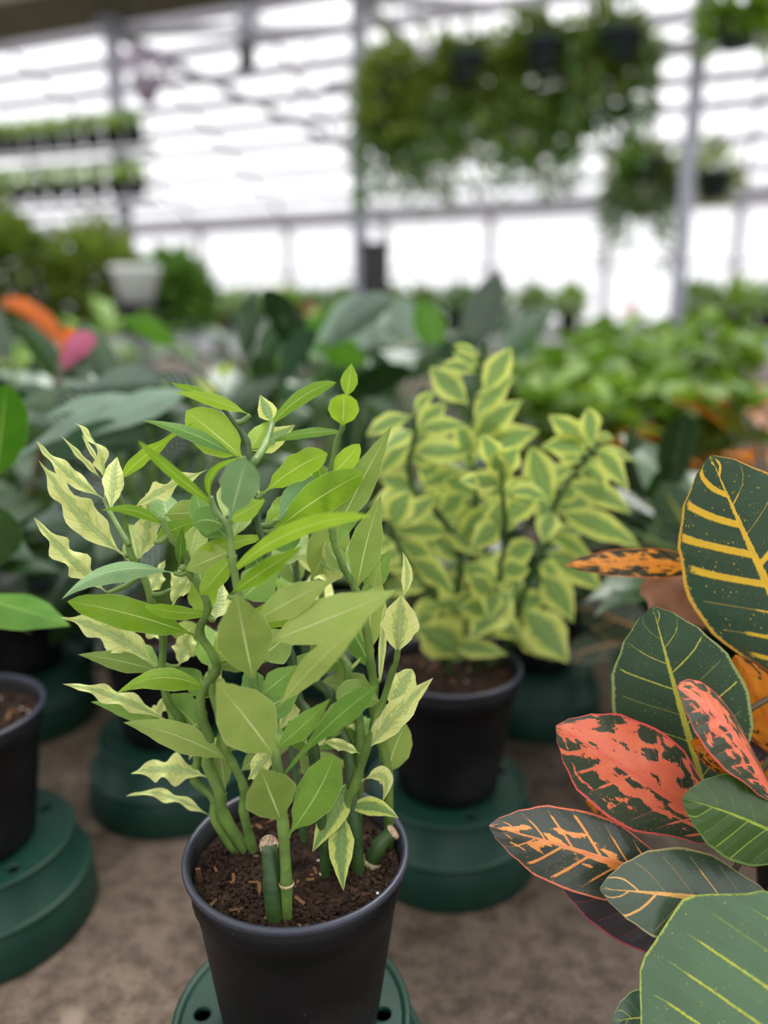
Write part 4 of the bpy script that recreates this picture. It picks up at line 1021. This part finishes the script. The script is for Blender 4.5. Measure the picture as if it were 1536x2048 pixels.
BK = [(782, 178, 62, 4.62, .68, 'leaf_olive'), (932, 140, 64, 4.60, .9, 'leaf_olive'), (1086, 112, 66, 4.48, .9, 'leaf_olive'), (1240, 95, 72, 4.38, .9, 'leaf_olive')]
for i, (x, y, wd, Y, rx, mt) in enumerate(BK):
    basket(x, y, wd, Y, 'grey hanging basket trailing green leaves, '+('first', 'second', 'third', 'fourth')[i]+' from the middle steel column', 700+i*7, 520, rx*1.15, 0, mt, .36, fy=.14 if i else .03, group='baskets in the row between the columns')
basket(1475, 62, 76, 4.05, 'grey hanging basket of lime leaves, across the column from the basket row', 760, 260, .9, 0, 'leaf_lime', .1, fy=-.02)
basket(1428, 372, 62, 5.88, 'dark low hanging basket close beside a steel column', 770, 240, .8, 0, 'leaf_olive', .1, top=2.56)
basket(1292, 340, 56, 6.05, 'leafy low basket trailing vines, almost hiding its pot', 780, 520, 1.1, 0, 'leaf_olive', .45, top=2.56)
basket(850, 268, 52, 6.6, 'leafy low basket hidden in green leaves below the row', 790, 520, 1.25, 0, 'leaf_olive', .25, top=2.56)
basket(1080, 235, 56, 6.32, 'broad leafy basket hung behind the row of grey baskets', 800, 620, 1.45, 0, 'leaf_olive', .3, top=2.56)
pa_, pb_ = at(860, 262, 6.6), at(1428, 372, 5.88); dp = (pb_-pa_); dp.z = 0; dp.normalize(); pa_.z = pb_.z = 2.575
m = MB(); m.tube([pa_-dp*.9, pb_+dp*.9], .028, 8); tag(m.build('basket_pipe', M['grey_bar'], None, pa_), 'grey roof pipe that carries the low leafy baskets behind the row', 'pipe')
# lamp and small pot hanging at the upper left
p = at(492, 70, 4.9); e = empty('hanging_lamp', p, 'grey tubular lamp with black end hanging from the roof', 'lamp')
m = MB(); m.lathe([(.004, .16), (.04, .155), (.055, .10), (.055, -.06), (.045, -.065)], p, 20); m.build('lamp_housing', M['steel'], e, p)
m = MB(); m.lathe([(.045, -.065), (.05, -.08), (.046, -.17), (.03, -.185), (.004, -.186)], p, 20); m.build('lamp_base', M['black'], e, p)
m = MB(); m.tube([p+Vector((0, 0, .155)), Vector((p.x, p.y, 2.61))], .006, 6); m.build('cord', M['wire'], e, p)
p = at(292, 160, 5.02); e = empty('hanging_basket', p, 'small pale mauve flowering basket above the hanging shelves', 'hanging basket')
m = MB(); m.lathe([(.003, -.12), (.052, -.12), (.086, 0), (.09, .009), (.078, .009), (.003, -.01)], p, 18); m.build('pot', M['mauve'], e, p)
foliage(e, p+Vector((0, 0, .08)), (.15, .15, .09), 160, .07, 'mauve', 950, .05)
m = MB(); m.tube([p, Vector((p.x, p.y, 2.61))], .004, 5); m.build('hook_rod', M['wire'], e, p)

# ------------------------------------------------------------------ leaves of neighbouring plants turn aside where they would run through each other, a pot, a stem or a bench
def settle():
    bpy.context.view_layer.update()
    def thing(o):
        while o.parent: o = o.parent
        return o
    ents = []; idx = {}
    for o in sc.objects:
        if o.type != 'MESH' or o.get('kind') or thing(o).get('kind'): continue
        mw = o.matrix_world; V = [mw @ v.co for v in o.data.vertices]
        lo = [min(p[i] for p in V) for i in range(3)]; hi = [max(p[i] for p in V) for i in range(3)]
        if lo[1] > 3.6: continue
        idx[o.name] = len(ents); ents.append([o, thing(o).name, V, lo, hi, None, o.name.split('.')[0] not in ('leaf', 'leaf_stalk', 'twig', 'bract')])
    C = .15; grid = {}
    def cells(lo, hi):
        r = [range(int(math.floor(lo[i]/C)), int(math.floor(hi[i]/C))+1) for i in range(3)]
        return [(x, y, z) for x in r[0] for y in r[1] for z in r[2]]
    for k, e in enumerate(ents):
        for c in cells(e[3], e[4]): grid.setdefault(c, set()).add(k)
    polys = {}
    def pl(me):
        if me.name not in polys: polys[me.name] = [tuple(p.vertices) for p in me.polygons]
        return polys[me.name]
    def tree(k):
        if ents[k][5] is None: ents[k][5] = BVHTree.FromPolygons(ents[k][2], pl(ents[k][0].data))
        return ents[k][5]
    def cost(k, V, bv, lo, hi, best):
        n = 0; near = set()
        for c in cells(lo, hi): near |= grid.get(c, set())
        for j in sorted(near):
            e = ents[j]
            if e[1] == ents[k][1] or any(lo[i] > e[4][i] or e[3][i] > hi[i] for i in range(3)): continue
            if bv.overlap(tree(j)):
                n += 6 if e[6] else 1
                if n >= best: return n
        return n
    turns = [(p, y) for p in (0, .3, -.3, .6, .9) for y in (0, .5, -.5, 1.0, -1.0)][1:]
    for o in FREE:
        k = idx.get(o.name)
        if k is None: continue
        e = ents[k]; best = cost(k, e[2], tree(k), e[3], e[4], 99)
        if not best: continue
        b = o.matrix_world.translation.copy(); d = sum(e[2], Vector())/len(e[2])-b
        ax = Vector((d.y, -d.x, 0))
        if ax.length < 1e-5: ax = Vector((1, 0, 0))
        ax.normalize(); pick = None
        for p, y in turns:
            Rm = Matrix.Rotation(y, 3, 'Z') @ Matrix.Rotation(p, 3, ax)
            V = [b+Rm @ (v-b) for v in e[2]]; bv = BVHTree.FromPolygons(V, pl(o.data))
            lo = [min(q[i] for q in V) for i in range(3)]; hi = [max(q[i] for q in V) for i in range(3)]
            n = cost(k, V, bv, lo, hi, best)
            if n < best:
                best = n; pick = (Rm, V, bv, lo, hi)
                if not n: break
        if pick:
            for c in cells(e[3], e[4]): grid[c].discard(k)
            Rm, e[2], e[5], e[3], e[4] = pick
            for c in cells(e[3], e[4]): grid.setdefault(c, set()).add(k)
            o.rotation_euler = (Rm @ o.rotation_euler.to_matrix()).to_euler()
settle()
